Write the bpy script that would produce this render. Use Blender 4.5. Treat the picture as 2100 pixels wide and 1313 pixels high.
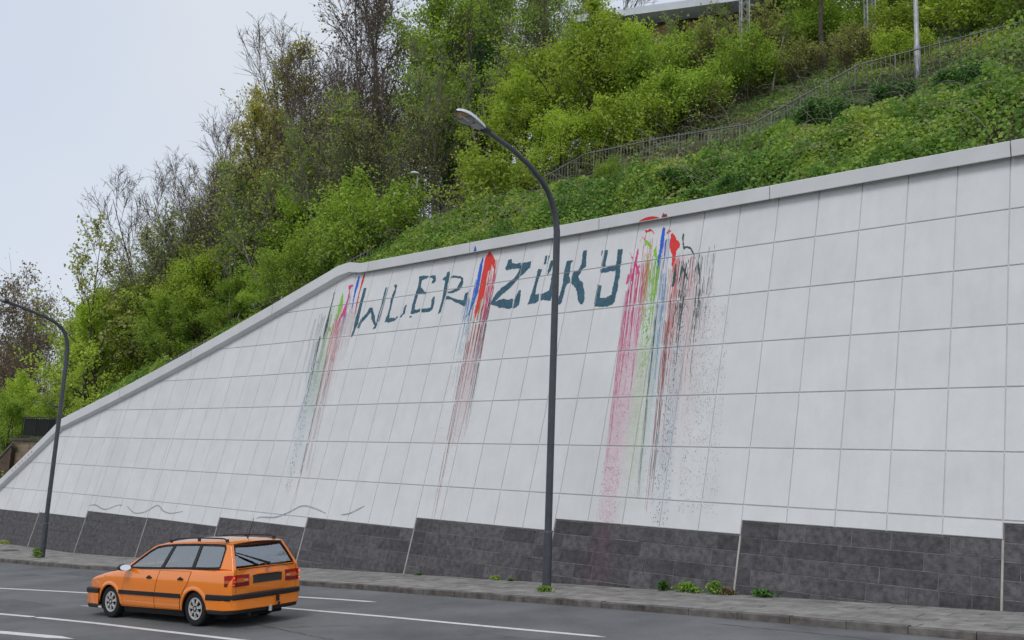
import bpy, bmesh, math, random
import numpy as np
from mathutils import Vector, Matrix
from mathutils.geometry import tessellate_polygon

for o in list(bpy.data.objects):
    bpy.data.objects.remove(o)
SC = bpy.context.scene
COL = SC.collection
# ------------------------------------------------------------------ camera
PITCH, ROLL = 0.16486811, 0.04400973
_F = Vector((0, math.cos(PITCH), math.sin(PITCH)))
_U = Vector((0, -math.sin(PITCH), math.cos(PITCH)))
_R = Vector((1, 0, 0))
_c, _s = math.cos(ROLL), math.sin(ROLL)
RV, UV_ = _R * _c + _U * _s, _U * _c - _R * _s
cam_d = bpy.data.cameras.new('camera')
cam = bpy.data.objects.new('camera', cam_d)
COL.objects.link(cam)
cam_d.sensor_fit = 'HORIZONTAL'
cam_d.sensor_width = 36.0
cam_d.lens = 1895.67 / 2100 * 36.0
cam_d.clip_start, cam_d.clip_end = 0.1, 3000
cam.matrix_world = Matrix(((RV.x, UV_.x, -_F.x, 0), (RV.y, UV_.y, -_F.y, 0), (RV.z, UV_.z, -_F.z, 0), (0, 0, 0, 1)))
SC.camera = cam
# ------------------------------------------------------------------ sky and sun (bright overcast day)
SUN_EL, SUN_AZ = math.radians(52), math.radians(205)      # azimuth clockwise from +Y: behind the camera, a little left
world = bpy.data.worlds.new('World')
SC.world = world
world.use_nodes = True
wn, wl = world.node_tree.nodes, world.node_tree.links
wn.clear()
w_out = wn.new('ShaderNodeOutputWorld')
sky = wn.new('ShaderNodeTexSky')
sky.sky_type = 'NISHITA'
sky.sun_disc = False
sky.sun_elevation, sky.sun_rotation = SUN_EL, SUN_AZ
sky.air_density, sky.dust_density, sky.ozone_density = 1.0, 2.0, 1.0
bg_sky = wn.new('ShaderNodeBackground'); bg_sky.inputs['Strength'].default_value = 0.10
wl.new(sky.outputs['Color'], bg_sky.inputs['Color'])
bg_cloud = wn.new('ShaderNodeBackground'); bg_cloud.inputs['Strength'].default_value = 0.83
tc = wn.new('ShaderNodeTexCoord')
nz = wn.new('ShaderNodeTexNoise'); nz.inputs['Scale'].default_value = 2.2; nz.inputs['Detail'].default_value = 4; nz.inputs['Roughness'].default_value = 0.45
wl.new(tc.outputs['Generated'], nz.inputs['Vector'])
cr = wn.new('ShaderNodeValToRGB')
cr.color_ramp.elements[0].position, cr.color_ramp.elements[0].color = 0.35, (0.75, 0.83, 0.98, 1)
cr.color_ramp.elements[1].position, cr.color_ramp.elements[1].color = 0.68, (0.88, 0.93, 1.0, 1)
wl.new(nz.outputs['Fac'], cr.inputs['Fac']); wl.new(cr.outputs['Color'], bg_cloud.inputs['Color'])
w_mix = wn.new('ShaderNodeMixShader'); w_mix.inputs['Fac'].default_value = 0.86
wl.new(bg_sky.outputs[0], w_mix.inputs[1]); wl.new(bg_cloud.outputs[0], w_mix.inputs[2])
wl.new(w_mix.outputs[0], w_out.inputs['Surface'])
sun_d = bpy.data.lights.new('sun', 'SUN')
sun_d.energy, sun_d.angle, sun_d.color = 1.0, math.radians(24), (1.0, 0.97, 0.93)
sun = bpy.data.objects.new('sun', sun_d)
COL.objects.link(sun)
_sd = Vector((math.sin(SUN_AZ) * math.cos(SUN_EL), math.cos(SUN_AZ) * math.cos(SUN_EL), math.sin(SUN_EL)))
sun.rotation_euler = (-_sd).to_track_quat('-Z', 'Y').to_euler()
sun.location = (0, 0, 60)
SC.view_settings.view_transform = 'Standard'
SC.view_settings.look = 'None'
SC.view_settings.exposure = 0.12
SC.view_settings.gamma = 1.0
SC.view_settings.use_curve_mapping = False
SC.render.engine = 'CYCLES'
SC.cycles.max_bounces = 8
SC.cycles.diffuse_bounces = 5
SC.cycles.transparent_max_bounces = 12
SC.cycles.use_denoising = True

# ------------------------------------------------------------------ plan geometry of the road, the wall and the slope
TH = (2.41048782, -0.04768321, -0.01164686, 0.09391607)
Z5, DZ, BAT = 0.77465, 1.204236, 0.2408
P0 = (8.96209654, 16.74403055)
SS = np.arange(-60, 140.001, 0.05)
_sc = np.clip(SS, -2, 46) / 30
_k46 = (TH[1] + 2 * TH[2] * 46 / 30 + 3 * TH[3] * (46 / 30) ** 2) / 30
TT = TH[0] + TH[1] * _sc + TH[2] * _sc ** 2 + TH[3] * _sc ** 3 + np.where(SS > 46, _k46 * (SS - 46), 0)
_x = np.concatenate([[0], np.cumsum((np.cos(TT[1:]) + np.cos(TT[:-1])) / 2 * 0.05)])
_y = np.concatenate([[0], np.cumsum((np.sin(TT[1:]) + np.sin(TT[:-1])) / 2 * 0.05)])
_i0 = int(np.argmin(abs(SS)))
XX, YY = _x - _x[_i0] + P0[0], _y - _y[_i0] + P0[1]


def curve(s, back=0.0):
    t = np.interp(s, SS, TT)
    return np.interp(s, SS, XX) + np.sin(t) * back, np.interp(s, SS, YY) - np.cos(t) * back


def zlev(lev):
    return Z5 + (5 - np.asarray(lev, float)) * DZ


def wallp(s, lev, out=0.0):
    """point on the battered wall face; out = metres proud of it"""
    z = zlev(lev)
    k = 1 / math.hypot(1, BAT)
    x, y = curve(s, BAT * (z - Z5) - np.asarray(out) * k)
    return np.stack(np.broadcast_arrays(x, y, z + np.asarray(out) * k * BAT), -1)


def zfoot(s):
    return zlev(np.interp(s, [-60, 30, 34.4, 38, 50, 140], [4.26, 8.74, 8.91, 8.95, 8.95, 8.95]))


def groundp(s, d, z):
    """plan point d metres in front of the wall foot, at height z"""
    x, y = curve(s, BAT * (zfoot(s) - Z5) - np.asarray(d))
    return np.stack(np.broadcast_arrays(x, y, z), -1)


def pavz(s, d):
    return zfoot(s) - 0.02 * np.asarray(d)


def roadz(s, d):
    return zfoot(s) - 0.034 - 0.043 * np.asarray(d)


def kerbd(s):
    return np.interp(s, [-60, 0, 3, 6, 12, 16, 25, 34, 140], [3.0, 2.95, 2.80, 2.75, 2.92, 3.06, 3.25, 3.27, 3.3])


def ltop(s):
    return np.interp(s, [-60, 21.2, 38.6, 41.9, 45, 60, 140], [0, 0, 4.72, 7.05, 9.2, 9.3, 9.3])


def crest(s):
    return np.interp(s, [-60, 4, 10, 13, 17, 22, 30, 38, 44, 60], [16, 15, 13.5, 11, 9, 7.5, 6.5, 6, 5, 5])


def hillz(s, e):
    c = crest(s)
    e = np.asarray(e, float)
    return zlev(ltop(s)) - 0.05 + 0.75 * np.clip(e, -0.3, c) + 0.04 * np.clip(e - c, 0, 100)


def hillp(s, e, dz=0.0):
    """point on the slope, e metres behind the wall top"""
    x, y = curve(s, BAT * (zlev(ltop(s)) - Z5) + 0.3 + np.asarray(e))
    return np.stack(np.broadcast_arrays(x, y, hillz(s, e) + dz), -1)


def vnoise(a, b, seed, scale):
    """smooth value noise on arrays"""
    g = np.random.RandomState(seed).rand(97, 97)
    a, b = np.asarray(a) / scale + 500, np.asarray(b) / scale + 500
    ia, ib = np.floor(a).astype(int), np.floor(b).astype(int)
    fa, fb = a - ia, b - ib
    fa, fb = fa * fa * (3 - 2 * fa), fb * fb * (3 - 2 * fb)
    G = lambda i, j: g[i % 97, j % 97]
    return (G(ia, ib) * (1 - fa) + G(ia + 1, ib) * fa) * (1 - fb) + (G(ia, ib + 1) * (1 - fa) + G(ia + 1, ib + 1) * fa) * fb


# ------------------------------------------------------------------ object helpers
def link(o, parent=None):
    COL.objects.link(o)
    if parent is not None:
        o.parent = parent
    return o


def tag(o, label=None, cat=None, group=None, kind=None):
    for k, v in (('label', label), ('category', cat), ('group', group), ('kind', kind)):
        if v:
            o[k] = v
    return o


def empty(name, loc=(0, 0, 0), label=None, cat=None, group=None, kind=None):
    o = bpy.data.objects.new(name, None)
    o.location = Vector([float(c) for c in loc])
    link(o)
    return tag(o, label, cat, group, kind)


def org(parent):
    """world offset of a thing's Empty chain (unrotated things)"""
    v = Vector((0, 0, 0))
    while parent is not None:
        v += parent.location
        parent = parent.parent
    return v


def mesh(name, verts, faces, mat, parent=None, smooth=False, world=True):
    me = bpy.data.meshes.new(name)
    if world and parent is not None:
        o0 = org(parent)
        verts = [(v[0] - o0.x, v[1] - o0.y, v[2] - o0.z) for v in verts]
    else:
        verts = [(float(v[0]), float(v[1]), float(v[2])) for v in verts]
    me.from_pydata(verts, [], [tuple(int(i) for i in f) for f in faces])
    me.materials.append(mat)
    if smooth:
        me.polygons.foreach_set('use_smooth', [True] * len(me.polygons))
    me.update()
    return link(bpy.data.objects.new(name, me), parent)


def npmesh(name, V, F, mat, parent=None, rnd=None, smooth=False, me_only=False):
    """fast mesh from numpy arrays; F has one row per face"""
    V = np.ascontiguousarray(V, np.float32)
    F = np.ascontiguousarray(F, np.int32)
    me = bpy.data.meshes.new(name)
    n, k = F.shape
    me.vertices.add(len(V)); me.vertices.foreach_set('co', V.ravel())
    me.loops.add(n * k); me.loops.foreach_set('vertex_index', F.ravel())
    me.polygons.add(n); me.polygons.foreach_set('loop_start', np.arange(0, n * k, k, dtype=np.int32))
    if smooth:
        me.polygons.foreach_set('use_smooth', np.ones(n, bool))
    if rnd is not None:
        at = me.attributes.new('rnd', 'FLOAT', 'FACE')
        at.data.foreach_set('value', np.ascontiguousarray(rnd, np.float32))
    me.materials.append(mat)
    me.update(calc_edges=True)
    if me_only:
        return me
    return link(bpy.data.objects.new(name, me), parent)


class MB:
    """collects simple shapes into one mesh"""
    def __init__(self):
        self.v, self.f = [], []

    def add(self, v, f):
        b = len(self.v)
        self.v += [tuple(map(float, p)) for p in v]
        self.f += [tuple(i + b for i in q) for q in f]
        return self

    def box(self, c, size, ax=None):
        X, Y, Z = [Vector(a) for a in (ax or ((1, 0, 0), (0, 1, 0), (0, 0, 1)))]
        c = Vector(c); hx, hy, hz = [q / 2 for q in size]
        v = [c + X * (sx * hx) + Y * (sy * hy) + Z * (sz * hz) for sz in (-1, 1) for sx, sy in ((-1, -1), (1, -1), (1, 1), (-1, 1))]
        return self.add(v, [(3, 2, 1, 0), (4, 5, 6, 7), (0, 1, 5, 4), (1, 2, 6, 5), (2, 3, 7, 6), (3, 0, 4, 7)])

    def tube(self, pts, r, k=8, caps=True):
        pts = [Vector([float(c) for c in p]) for p in pts]
        rs = r if hasattr(r, '__len__') else [r] * len(pts)
        rings, ref = [], None
        for i, p in enumerate(pts):
            d = (pts[min(i + 1, len(pts) - 1)] - pts[max(i - 1, 0)]).normalized()
            if ref is None:
                ref = d.cross(Vector((0, 0, 1)) if abs(d.z) < 0.9 else Vector((1, 0, 0))).normalized()
            ref = (ref - d * ref.dot(d)).normalized()
            w = d.cross(ref)
            rings.append([p + (ref * math.cos(2 * math.pi * j / k) + w * math.sin(2 * math.pi * j / k)) * rs[i] for j in range(k)])
        v = [q for ring in rings for q in ring]
        f = [(i * k + j, i * k + (j + 1) % k, (i + 1) * k + (j + 1) % k, (i + 1) * k + j) for i in range(len(pts) - 1) for j in range(k)]
        if caps:
            f += [tuple(range(k - 1, -1, -1)), tuple((len(pts) - 1) * k + j for j in range(k))]
        return self.add(v, f)

    def lathe(self, prof, c, axis, k=24):
        """prof: (radius, offset along axis) pairs"""
        a = Vector(axis).normalized(); u = a.orthogonal().normalized(); w = a.cross(u); c = Vector(c)
        v = [c + a * h + (u * math.cos(2 * math.pi * j / k) + w * math.sin(2 * math.pi * j / k)) * r for r, h in prof for j in range(k)]
        f = [(i * k + j, i * k + (j + 1) % k, (i + 1) * k + (j + 1) % k, (i + 1) * k + j) for i in range(len(prof) - 1) for j in range(k)]
        return self.add(v, f)

    def grid(self, P):
        """P[i][j] points"""
        m, n = len(P), len(P[0])
        return self.add([p for r in P for p in r], [(i * n + j, i * n + j + 1, (i + 1) * n + j + 1, (i + 1) * n + j) for i in range(m - 1) for j in range(n - 1)])

    def prism(self, poly, d):
        """polygon (3-D points) extruded by vector d"""
        d = Vector(d); a = [Vector([float(c) for c in p]) for p in poly]; n = len(a)
        tri = tessellate_polygon([a])
        f = [tuple(t) for t in tri] + [tuple(i + n for i in reversed(t)) for t in tri] + [(i, (i + 1) % n, n + (i + 1) % n, n + i) for i in range(n)]
        return self.add(a + [p + d for p in a], f)

    def build(self, name, mat, parent=None, smooth=False, world=True, fix=True):
        o = mesh(name, self.v, self.f, mat, parent, smooth, world)
        if fix:
            bm = bmesh.new(); bm.from_mesh(o.data); bmesh.ops.recalc_face_normals(bm, faces=bm.faces); bm.to_mesh(o.data); bm.free()
        return o


def sharp(o, deg=35):
    o.data.polygons.foreach_set('use_smooth', [True] * len(o.data.polygons))
    o.data.set_sharp_from_angle(angle=math.radians(deg))
    return o


def bevel(o, w, seg=2, deg=40):
    bm = bmesh.new(); bm.from_mesh(o.data)
    ed = [e for e in bm.edges if len(e.link_faces) == 2 and e.calc_face_angle(0) > math.radians(deg)]
    bmesh.ops.bevel(bm, geom=ed, offset=w, segments=seg, affect='EDGES', clamp_overlap=True)
    bm.to_mesh(o.data); bm.free()
    return o


# ------------------------------------------------------------------ materials
def newmat(name):
    m = bpy.data.materials.new(name)
    m.use_nodes = True
    n, l = m.node_tree.nodes, m.node_tree.links
    return m, n, l, n['Principled BSDF']


def nd(n, t, **kw):
    x = n.new(t)
    for k, v in kw.items():
        if k in x.inputs:
            x.inputs[k].default_value = v
        else:
            setattr(x, k, v)
    return x


def ramp(n, l, fac, stops):
    r = n.new('ShaderNodeValToRGB')
    e = r.color_ramp.elements
    while len(e) < len(stops):
        e.new(0.5)
    for q, (p, c) in zip(e, stops):
        q.position, q.color = p, (*c, 1)
    l.new(fac, r.inputs['Fac'])
    return r.outputs['Color']


def mix(n, l, fac, a, b, mode='MIX'):
    x = n.new('ShaderNodeMix'); x.data_type = 'RGBA'; x.blend_type = mode
    for s, v in ((x.inputs[0], fac), (x.inputs[6], a), (x.inputs[7], b)):
        if hasattr(v, 'is_output'):
            l.new(v, s)
        elif isinstance(v, tuple):
            s.default_value = (*v, 1)
        else:
            s.default_value = v
    return x.outputs[2]


def surf(name, c0, c1, rough=0.8, scale=3.0, detail=8, bump=0.0, bscale=60, obj_var=0.0, spec=0.3, spots=None, metallic=0.0, speck=None, runs=0.0):
    """base colour between c0 and c1 by two octaves of world-space noise, bump, optional per-object variation and speckles"""
    m, n, l, p = newmat(name)
    g = n.new('ShaderNodeNewGeometry')
    a = nd(n, 'ShaderNodeTexNoise', Scale=scale, Detail=detail, Roughness=0.62)
    l.new(g.outputs['Position'], a.inputs['Vector'])
    c = ramp(n, l, a.outputs['Fac'], [(0.33, c0), (0.67, c1)])
    if spots:
        b = nd(n, 'ShaderNodeTexNoise', Scale=spots[1], Detail=5, Roughness=0.7)
        l.new(g.outputs['Position'], b.inputs['Vector'])
        f = ramp(n, l, b.outputs['Fac'], [(spots[2], (0, 0, 0)), (spots[2] + spots[3], (1, 1, 1))])
        c = mix(n, l, f, c, spots[0])
    if speck:
        vv = nd(n, 'ShaderNodeTexVoronoi', Scale=speck[1])
        l.new(g.outputs['Position'], vv.inputs['Vector'])
        f = ramp(n, l, vv.outputs['Distance'], [(speck[2], (1, 1, 1)), (speck[2] + 0.06, (0, 0, 0))])
        c = mix(n, l, f, c, speck[0])
    if runs:      # faint rain marks running down
        mp = n.new('ShaderNodeMapping'); mp.inputs['Scale'].default_value = (5.0, 5.0, 0.45)
        l.new(g.outputs['Position'], mp.inputs['Vector'])
        rn = nd(n, 'ShaderNodeTexNoise', Scale=1.0, Detail=6, Roughness=0.6)
        l.new(mp.outputs[0], rn.inputs['Vector'])
        f = ramp(n, l, rn.outputs['Fac'], [(0.45, (1, 1, 1)), (0.75, (1 - runs, 1 - runs, 1 - runs * 1.1))])
        c = mix(n, l, 1.0, c, f, 'MULTIPLY')
    if obj_var:
        oi = n.new('ShaderNodeObjectInfo')
        f = ramp(n, l, oi.outputs['Random'], [(0, (1 - obj_var,) * 3), (1, (1 + obj_var * 0.6,) * 3)])
        c = mix(n, l, 1.0, c, f, 'MULTIPLY')
    l.new(c, p.inputs['Base Color'])
    p.inputs['Roughness'].default_value = rough
    p.inputs['Specular IOR Level'].default_value = spec
    p.inputs['Metallic'].default_value = metallic
    if bump:
        h = nd(n, 'ShaderNodeTexNoise', Scale=bscale, Detail=6, Roughness=0.65)
        l.new(g.outputs['Position'], h.inputs['Vector'])
        bn = nd(n, 'ShaderNodeBump', Strength=bump, Distance=0.02)
        l.new(h.outputs['Fac'], bn.inputs['Height']); l.new(bn.outputs['Normal'], p.inputs['Normal'])
    return m


def plain(name, c, rough=0.5, metallic=0.0, spec=0.5, coat=0.0, emit=None):
    m, n, l, p = newmat(name)
    p.inputs['Base Color'].default_value = (*c, 1)
    p.inputs['Roughness'].default_value = rough
    p.inputs['Metallic'].default_value = metallic
    p.inputs['Specular IOR Level'].default_value = spec
    p.inputs['Coat Weight'].default_value = coat
    p.inputs['Coat Roughness'].default_value = 0.04
    if emit:
        p.inputs['Emission Color'].default_value = (*emit[0], 1)
        p.inputs['Emission Strength'].default_value = emit[1]
    return m


def leafmat(name, stops, transl=0.35, rough=0.55):
    m, n, l, p = newmat(name)
    a = nd(n, 'ShaderNodeAttribute', attribute_name='rnd')
    c = ramp(n, l, a.outputs['Fac'], stops)
    oi = n.new('ShaderNodeObjectInfo')
    hs = n.new('ShaderNodeHueSaturation')
    mp = nd(n, 'ShaderNodeMapRange')
    mp.inputs[3].default_value, mp.inputs[4].default_value = 0.8, 1.2
    l.new(oi.outputs['Random'], mp.inputs[0]); l.new(mp.outputs[0], hs.inputs['Value']); l.new(c, hs.inputs['Color'])
    l.new(hs.outputs[0], p.inputs['Base Color'])
    p.inputs['Roughness'].default_value = rough
    p.inputs['Specular IOR Level'].default_value = 0.25
    t = n.new('ShaderNodeBsdfTranslucent')
    br = n.new('ShaderNodeHueSaturation'); br.inputs['Saturation'].default_value = 1.1; br.inputs['Value'].default_value = 1.15
    l.new(hs.outputs[0], br.inputs['Color']); l.new(br.outputs[0], t.inputs['Color'])
    x = n.new('ShaderNodeMixShader'); x.inputs[0].default_value = transl
    l.new(p.outputs[0], x.inputs[1]); l.new(t.outputs[0], x.inputs[2])
    l.new(x.outputs[0], n['Material Output'].inputs['Surface'])
    return m


M = {}
M['white'] = surf('white_panel_paint', (0.645, 0.650, 0.650), (0.700, 0.704, 0.702), 0.75, 1.3, 7, 0.28, 45, 0.028, 0.25, spots=((0.60, 0.603, 0.60), 5.0, 0.66, 0.16), runs=0.045)
M['joint'] = surf('white_joint_paint', (0.60, 0.605, 0.605), (0.68, 0.685, 0.685), 0.8, 4)
M['coping'] = surf('coping_concrete_paint', (0.64, 0.645, 0.645), (0.71, 0.715, 0.715), 0.8, 1.0, 7, 0.12, 60, 0.03, 0.25)
M['stone'] = surf('basalt_lava_block', (0.054, 0.051, 0.055), (0.130, 0.124, 0.129), 0.75, 8.0, 12, 0.6, 45, 0.32, 0.3, spots=((0.098, 0.080, 0.078), 1.1, 0.56, 0.25), speck=((0.014, 0.013, 0.015), 12, 0.06))
M['mortar'] = surf('stone_joint_mortar', (0.12, 0.117, 0.114), (0.24, 0.236, 0.23), 0.9, 7)
M['strip'] = surf('expansion_joint_seal', (0.34, 0.32, 0.29), (0.48, 0.46, 0.42), 0.8, 6)
M['asphalt'] = surf('asphalt', (0.100, 0.101, 0.104), (0.185, 0.186, 0.189), 0.85, 0.45, 12, 0.5, 90, 0, 0.3, spots=((0.27, 0.27, 0.268), 45, 0.56, 0.16), speck=((0.45, 0.45, 0.44), 17, 0.04))
M['paver'] = surf('grey_paving_slab', (0.190, 0.178, 0.166), (0.330, 0.312, 0.296), 0.88, 2.6, 9, 0.4, 60, 0.14, 0.2, spots=((0.135, 0.115, 0.105), 1.4, 0.57, 0.2))
M['pavejoint'] = surf('paving_joint_dirt', (0.05, 0.047, 0.043), (0.10, 0.094, 0.086), 0.95, 9)
M['kerb'] = surf('kerb_concrete', (0.095, 0.085, 0.077), (0.200, 0.185, 0.170), 0.85, 4.5, 9, 0.5, 60, 0.16, 0.2, spots=((0.06, 0.045, 0.04), 2.0, 0.5, 0.22))
M['line'] = surf('road_marking_paint', (0.60, 0.60, 0.59), (0.74, 0.74, 0.73), 0.7, 6, 8, 0.2, 90, 0, 0.3, spots=((0.30, 0.30, 0.30), 22, 0.64, 0.1))
M['soil'] = surf('slope_soil', (0.030, 0.026, 0.017), (0.075, 0.062, 0.038), 0.95, 1.4, 8, 0.6, 12, spots=((0.03, 0.045, 0.014), 0.8, 0.45, 0.2))
M['ground'] = surf('ground_grass', (0.04, 0.06, 0.02), (0.08, 0.09, 0.04), 0.95, 0.3)
M['pole'] = surf('lamp_pole_paint', (0.050, 0.055, 0.068), (0.072, 0.077, 0.090), 0.45, 4, 6, 0.05, 50, 0, 0.5)
M['lampwhite'] = plain('lamp_housing', (0.66, 0.68, 0.70), 0.35)
M['lampgrey'] = plain('lamp_underside', (0.38, 0.39, 0.40), 0.5)
M['lampdark'] = plain('lamp_collar', (0.030, 0.033, 0.040), 0.5)
M['amber'] = plain('lamp_reflector', (0.85, 0.58, 0.24), 0.4, 0.1)
M['steel'] = surf('galvanised_steel', (0.30, 0.31, 0.31), (0.46, 0.47, 0.47), 0.55, 6, 5, 0, 50, 0, 0.5, metallic=0.3)
M['rail'] = surf('weathered_railing_paint', (0.13, 0.13, 0.118), (0.23, 0.225, 0.205), 0.7, 9)
M['rail_dark'] = plain('black_railing_paint', (0.018, 0.020, 0.022), 0.5)
M['sand'] = surf('sandstone_block', (0.20, 0.155, 0.105), (0.36, 0.29, 0.205), 0.9, 2.5, 8, 0.4, 25, 0.16, 0.2, spots=((0.25, 0.13, 0.09), 0.9, 0.55, 0.2))
M['brown'] = surf('brown_brick', (0.085, 0.055, 0.042), (0.15, 0.10, 0.078), 0.9, 3)
M['capstone'] = surf('dark_cap_stone', (0.07, 0.065, 0.06), (0.13, 0.12, 0.11), 0.9, 3)


def glassmat(name, tint, refl=0.5, rough=0.03):
    m, n, l, p = newmat(name)
    t = n.new('ShaderNodeBsdfTransparent'); t.inputs[0].default_value = (*tint, 1)
    g = n.new('ShaderNodeBsdfGlossy'); g.inputs['Color'].default_value = (0.9, 0.95, 0.97, 1); g.inputs['Roughness'].default_value = rough
    w = n.new('ShaderNodeLayerWeight'); w.inputs['Blend'].default_value = refl
    x = n.new('ShaderNodeMixShader')
    l.new(w.outputs['Fresnel'], x.inputs[0]); l.new(t.outputs[0], x.inputs[1]); l.new(g.outputs[0], x.inputs[2])
    l.new(x.outputs[0], n['Material Output'].inputs['Surface'])
    return m


# ------------------------------------------------------------------ ground, road, kerb, pavement
def sheet(name, s0, s1, ds, dfun, zfun, mat, parent=None):
    sv = np.arange(s0, s1 + 1e-6, ds)
    P = []
    for s in sv:
        dd = dfun(s)
        P.append(groundp(s, dd, zfun(s, dd)))
    m, k = len(P), len(P[0])
    F = [(i * k + j, i * k + j + 1, (i + 1) * k + j + 1, (i + 1) * k + j) for i in range(m - 1) for j in range(k - 1)]
    return npmesh(name, np.concatenate(P), F, mat, parent, smooth=True)


_big = 1500
_gz = -9.5
tag(mesh('ground', [(-_big, -_big, _gz), (_big, -_big, _gz), (_big, _big, _gz), (-_big, _big, _gz)], [(0, 1, 2, 3)], M['ground']), kind='structure')
road = tag(sheet('road', -40, 110, 1.0, lambda s: kerbd(s) + 0.01 + np.linspace(0, 27, 28), roadz, M['asphalt']), kind='structure')


def marking(pts, w, name='lane_marking', mat=None):
    """a painted line as one strip 4 mm above the road; pts = (s, distance, width factor)"""
    L, sv = [], []
    for (a, b) in zip(pts[:-1], pts[1:]):
        n = max(2, int(abs(a[0] - b[0]) / 0.4))
        for t in np.linspace(0, 1, n, endpoint=False):
            sv.append([a[i] + (b[i] - a[i]) * t for i in range(3)])
    sv.append(list(pts[-1]))
    for s, d, k in sv:
        for q in (d - w * k / 2, d + w * k / 2):
            L.append(groundp(s, q, roadz(s, q) + 0.004))
    return mesh(name, L, [(2 * i, 2 * i + 1, 2 * i + 3, 2 * i + 2) for i in range(len(sv) - 1)], mat or M['line'], road)


marking([(60, 12.6, 1), (40, 9.4, 1), (28.5, 8.04, 1), (22.89, 7.39, 1), (20.76, 7.0, 1), (18.95, 6.68, 1), (15.5, 6.25, 1), (12, 5.92, 1), (8.96, 5.67, 1), (6.6, 5.56, 1), (4.5, 5.43, 1), (4.25, 5.42, 0.1)], 0.13)
marking([(15.2, 4.85, 1), (13.24, 4.58, 1), (12.01, 4.41, 1), (11.2, 4.35, 1), (10.95, 4.31, 0.1)], 0.13)
marking([(16.6, 8.02, 0.1), (15.77, 7.90, 1), (13.3, 7.6, 1), (13.0, 7.57, 0.1)], 0.14)
marking([(60, 15.0, 1), (30, 11.9, 1), (20.52, 10.35, 1), (16.81, 9.62, 1), (15.6, 9.43, 1), (15.5, 9.42, 0.2)], 0.13)
marking([(15.44, 9.41, 0.2), (15.35, 9.40, 1), (13.32, 9.13, 1), (11.72, 8.99, 1), (9.15, 8.74, 1), (7.86, 8.62, 1), (5.0, 8.4, 1)], 0.13)
marking([(30, 13.6, 1), (16.73, 11.4, 1), (13.86, 10.66, 1), (12.3, 10.34, 1), (11.8, 10.24, 0.05)], 0.22)

M['crack'] = plain('tar_filled_crack', (0.045, 0.045, 0.047), 0.8)
_rc = random.Random(8)
for (s0, d0, s1, d1, k) in ((11.6, 7.4, 6.4, 8.1, 60), (10.2, 8.0, 8.6, 6.6, 24), (3.6, 3.4, -4, 3.9, 60), (27, 5.2, 20, 4.9, 50)):
    marking([(s0 + (s1 - s0) * i / k + _rc.gauss(0, .03), d0 + (d1 - d0) * i / k + _rc.gauss(0, .025), _rc.uniform(0.4, 1.5)) for i in range(k + 1)], 0.018, 'crack', M['crack'])
M['patch'] = surf('newer_asphalt', (0.098, 0.099, 0.102), (0.140, 0.141, 0.145), 0.85, 3, 8, 0.4, 90, 0, 0.3, spots=((0.2, 0.2, 0.2), 60, 0.58, 0.14))
for (s0, s1, d0, d1) in ((26.5, 21.0, 3.6, 4.6), (6.3, 3.9, 6.1, 7.6), (19.6, 17.2, 8.3, 9.2)):
    V = [groundp(s, d, roadz(s, d) + 0.002) for s in np.linspace(s0, s1, 8) for d in np.linspace(d0, d1, 4)]
    mesh('road_patch', V, [(i * 4 + j, i * 4 + j + 1, (i + 1) * 4 + j + 1, (i + 1) * 4 + j) for i in range(7) for j in range(3)], M['patch'], road)
# kerb: one stone per metre
kerb = tag(empty('kerb', groundp(0, kerbd(0), pavz(0, kerbd(0)))), kind='structure')
_rng = random.Random(3)
s = -9.0
while s < 62:
    s2 = s + 0.955
    a0, a1 = s + 0.006, s2 - 0.006
    P = []
    j = _rng.uniform(-0.009, 0.009)
    for q in (a0, a1):
        d = float(kerbd(q))
        P += [groundp(q, d + 0.0, roadz(q, d) - 0.15), groundp(q, d - 0.004, pavz(q, d) + 0.002 + j), groundp(q, d - 0.028, pavz(q, d) + 0.018 + j), groundp(q, d - 0.17, pavz(q, d - .17) + 0.012 + j), groundp(q, d - 0.17, pavz(q, d) - 0.25)]
    b = MB().add(P, [(0, 1, 6, 5), (1, 2, 7, 6), (2, 3, 8, 7), (3, 4, 9, 8), (4, 0, 5, 9), (0, 4, 3, 2, 1), (5, 6, 7, 8, 9)])
    b.build('kerbstone', M['kerb'], kerb)
    s = s2
pavement = tag(sheet('pavement', -40, 70, 1.0, lambda s: np.linspace(-0.6, float(kerbd(s)) - 0.16, 6), lambda s, d: pavz(s, d) - 0.022, M['pavejoint']), kind='structure')
# paving slabs, in rows parallel to the kerb; the nearest are objects, the far ones one joined part
far = MB()
ROWS = 7
n_slab = 0
for r in range(ROWS):
    s = -8.5 + (0.37 if r % 2 else 0.0)
    w = 0.75
    while s < 58:
        s2 = s + w
        kd = [float(kerbd(q)) - 0.185 for q in (s, s2)]
        P = []
        dz = _rng.uniform(-0.005, 0.005)
        for (q, k) in ((s + 0.005, kd[0]), (s2 - 0.005, kd[1])):
            for t in (r, r + 1):
                d = 0.03 + (k - 0.03) * t / ROWS + (0.005 if t == r else -0.005)
                P.append((q, d))
        V = [groundp(q, d, pavz(q, d) + dz + _rng.uniform(-0.002, 0.002)) for q, d in P] + [groundp(q, d, pavz(q, d) - 0.03) for q, d in P]
        F = [(0, 1, 3, 2), (0, 4, 5, 1), (1, 5, 7, 3), (3, 7, 6, 2), (2, 6, 4, 0)]
        if s < 16.5 and n_slab < 290:
            MB().add(V, F).build('paving_slab', M['paver'], pavement, world=True)
            n_slab += 1
        else:
            far.add(V, F)
        s = s2
tag(far.build('paving_slab', M['paver'], pavement), kind='stuff')

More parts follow.
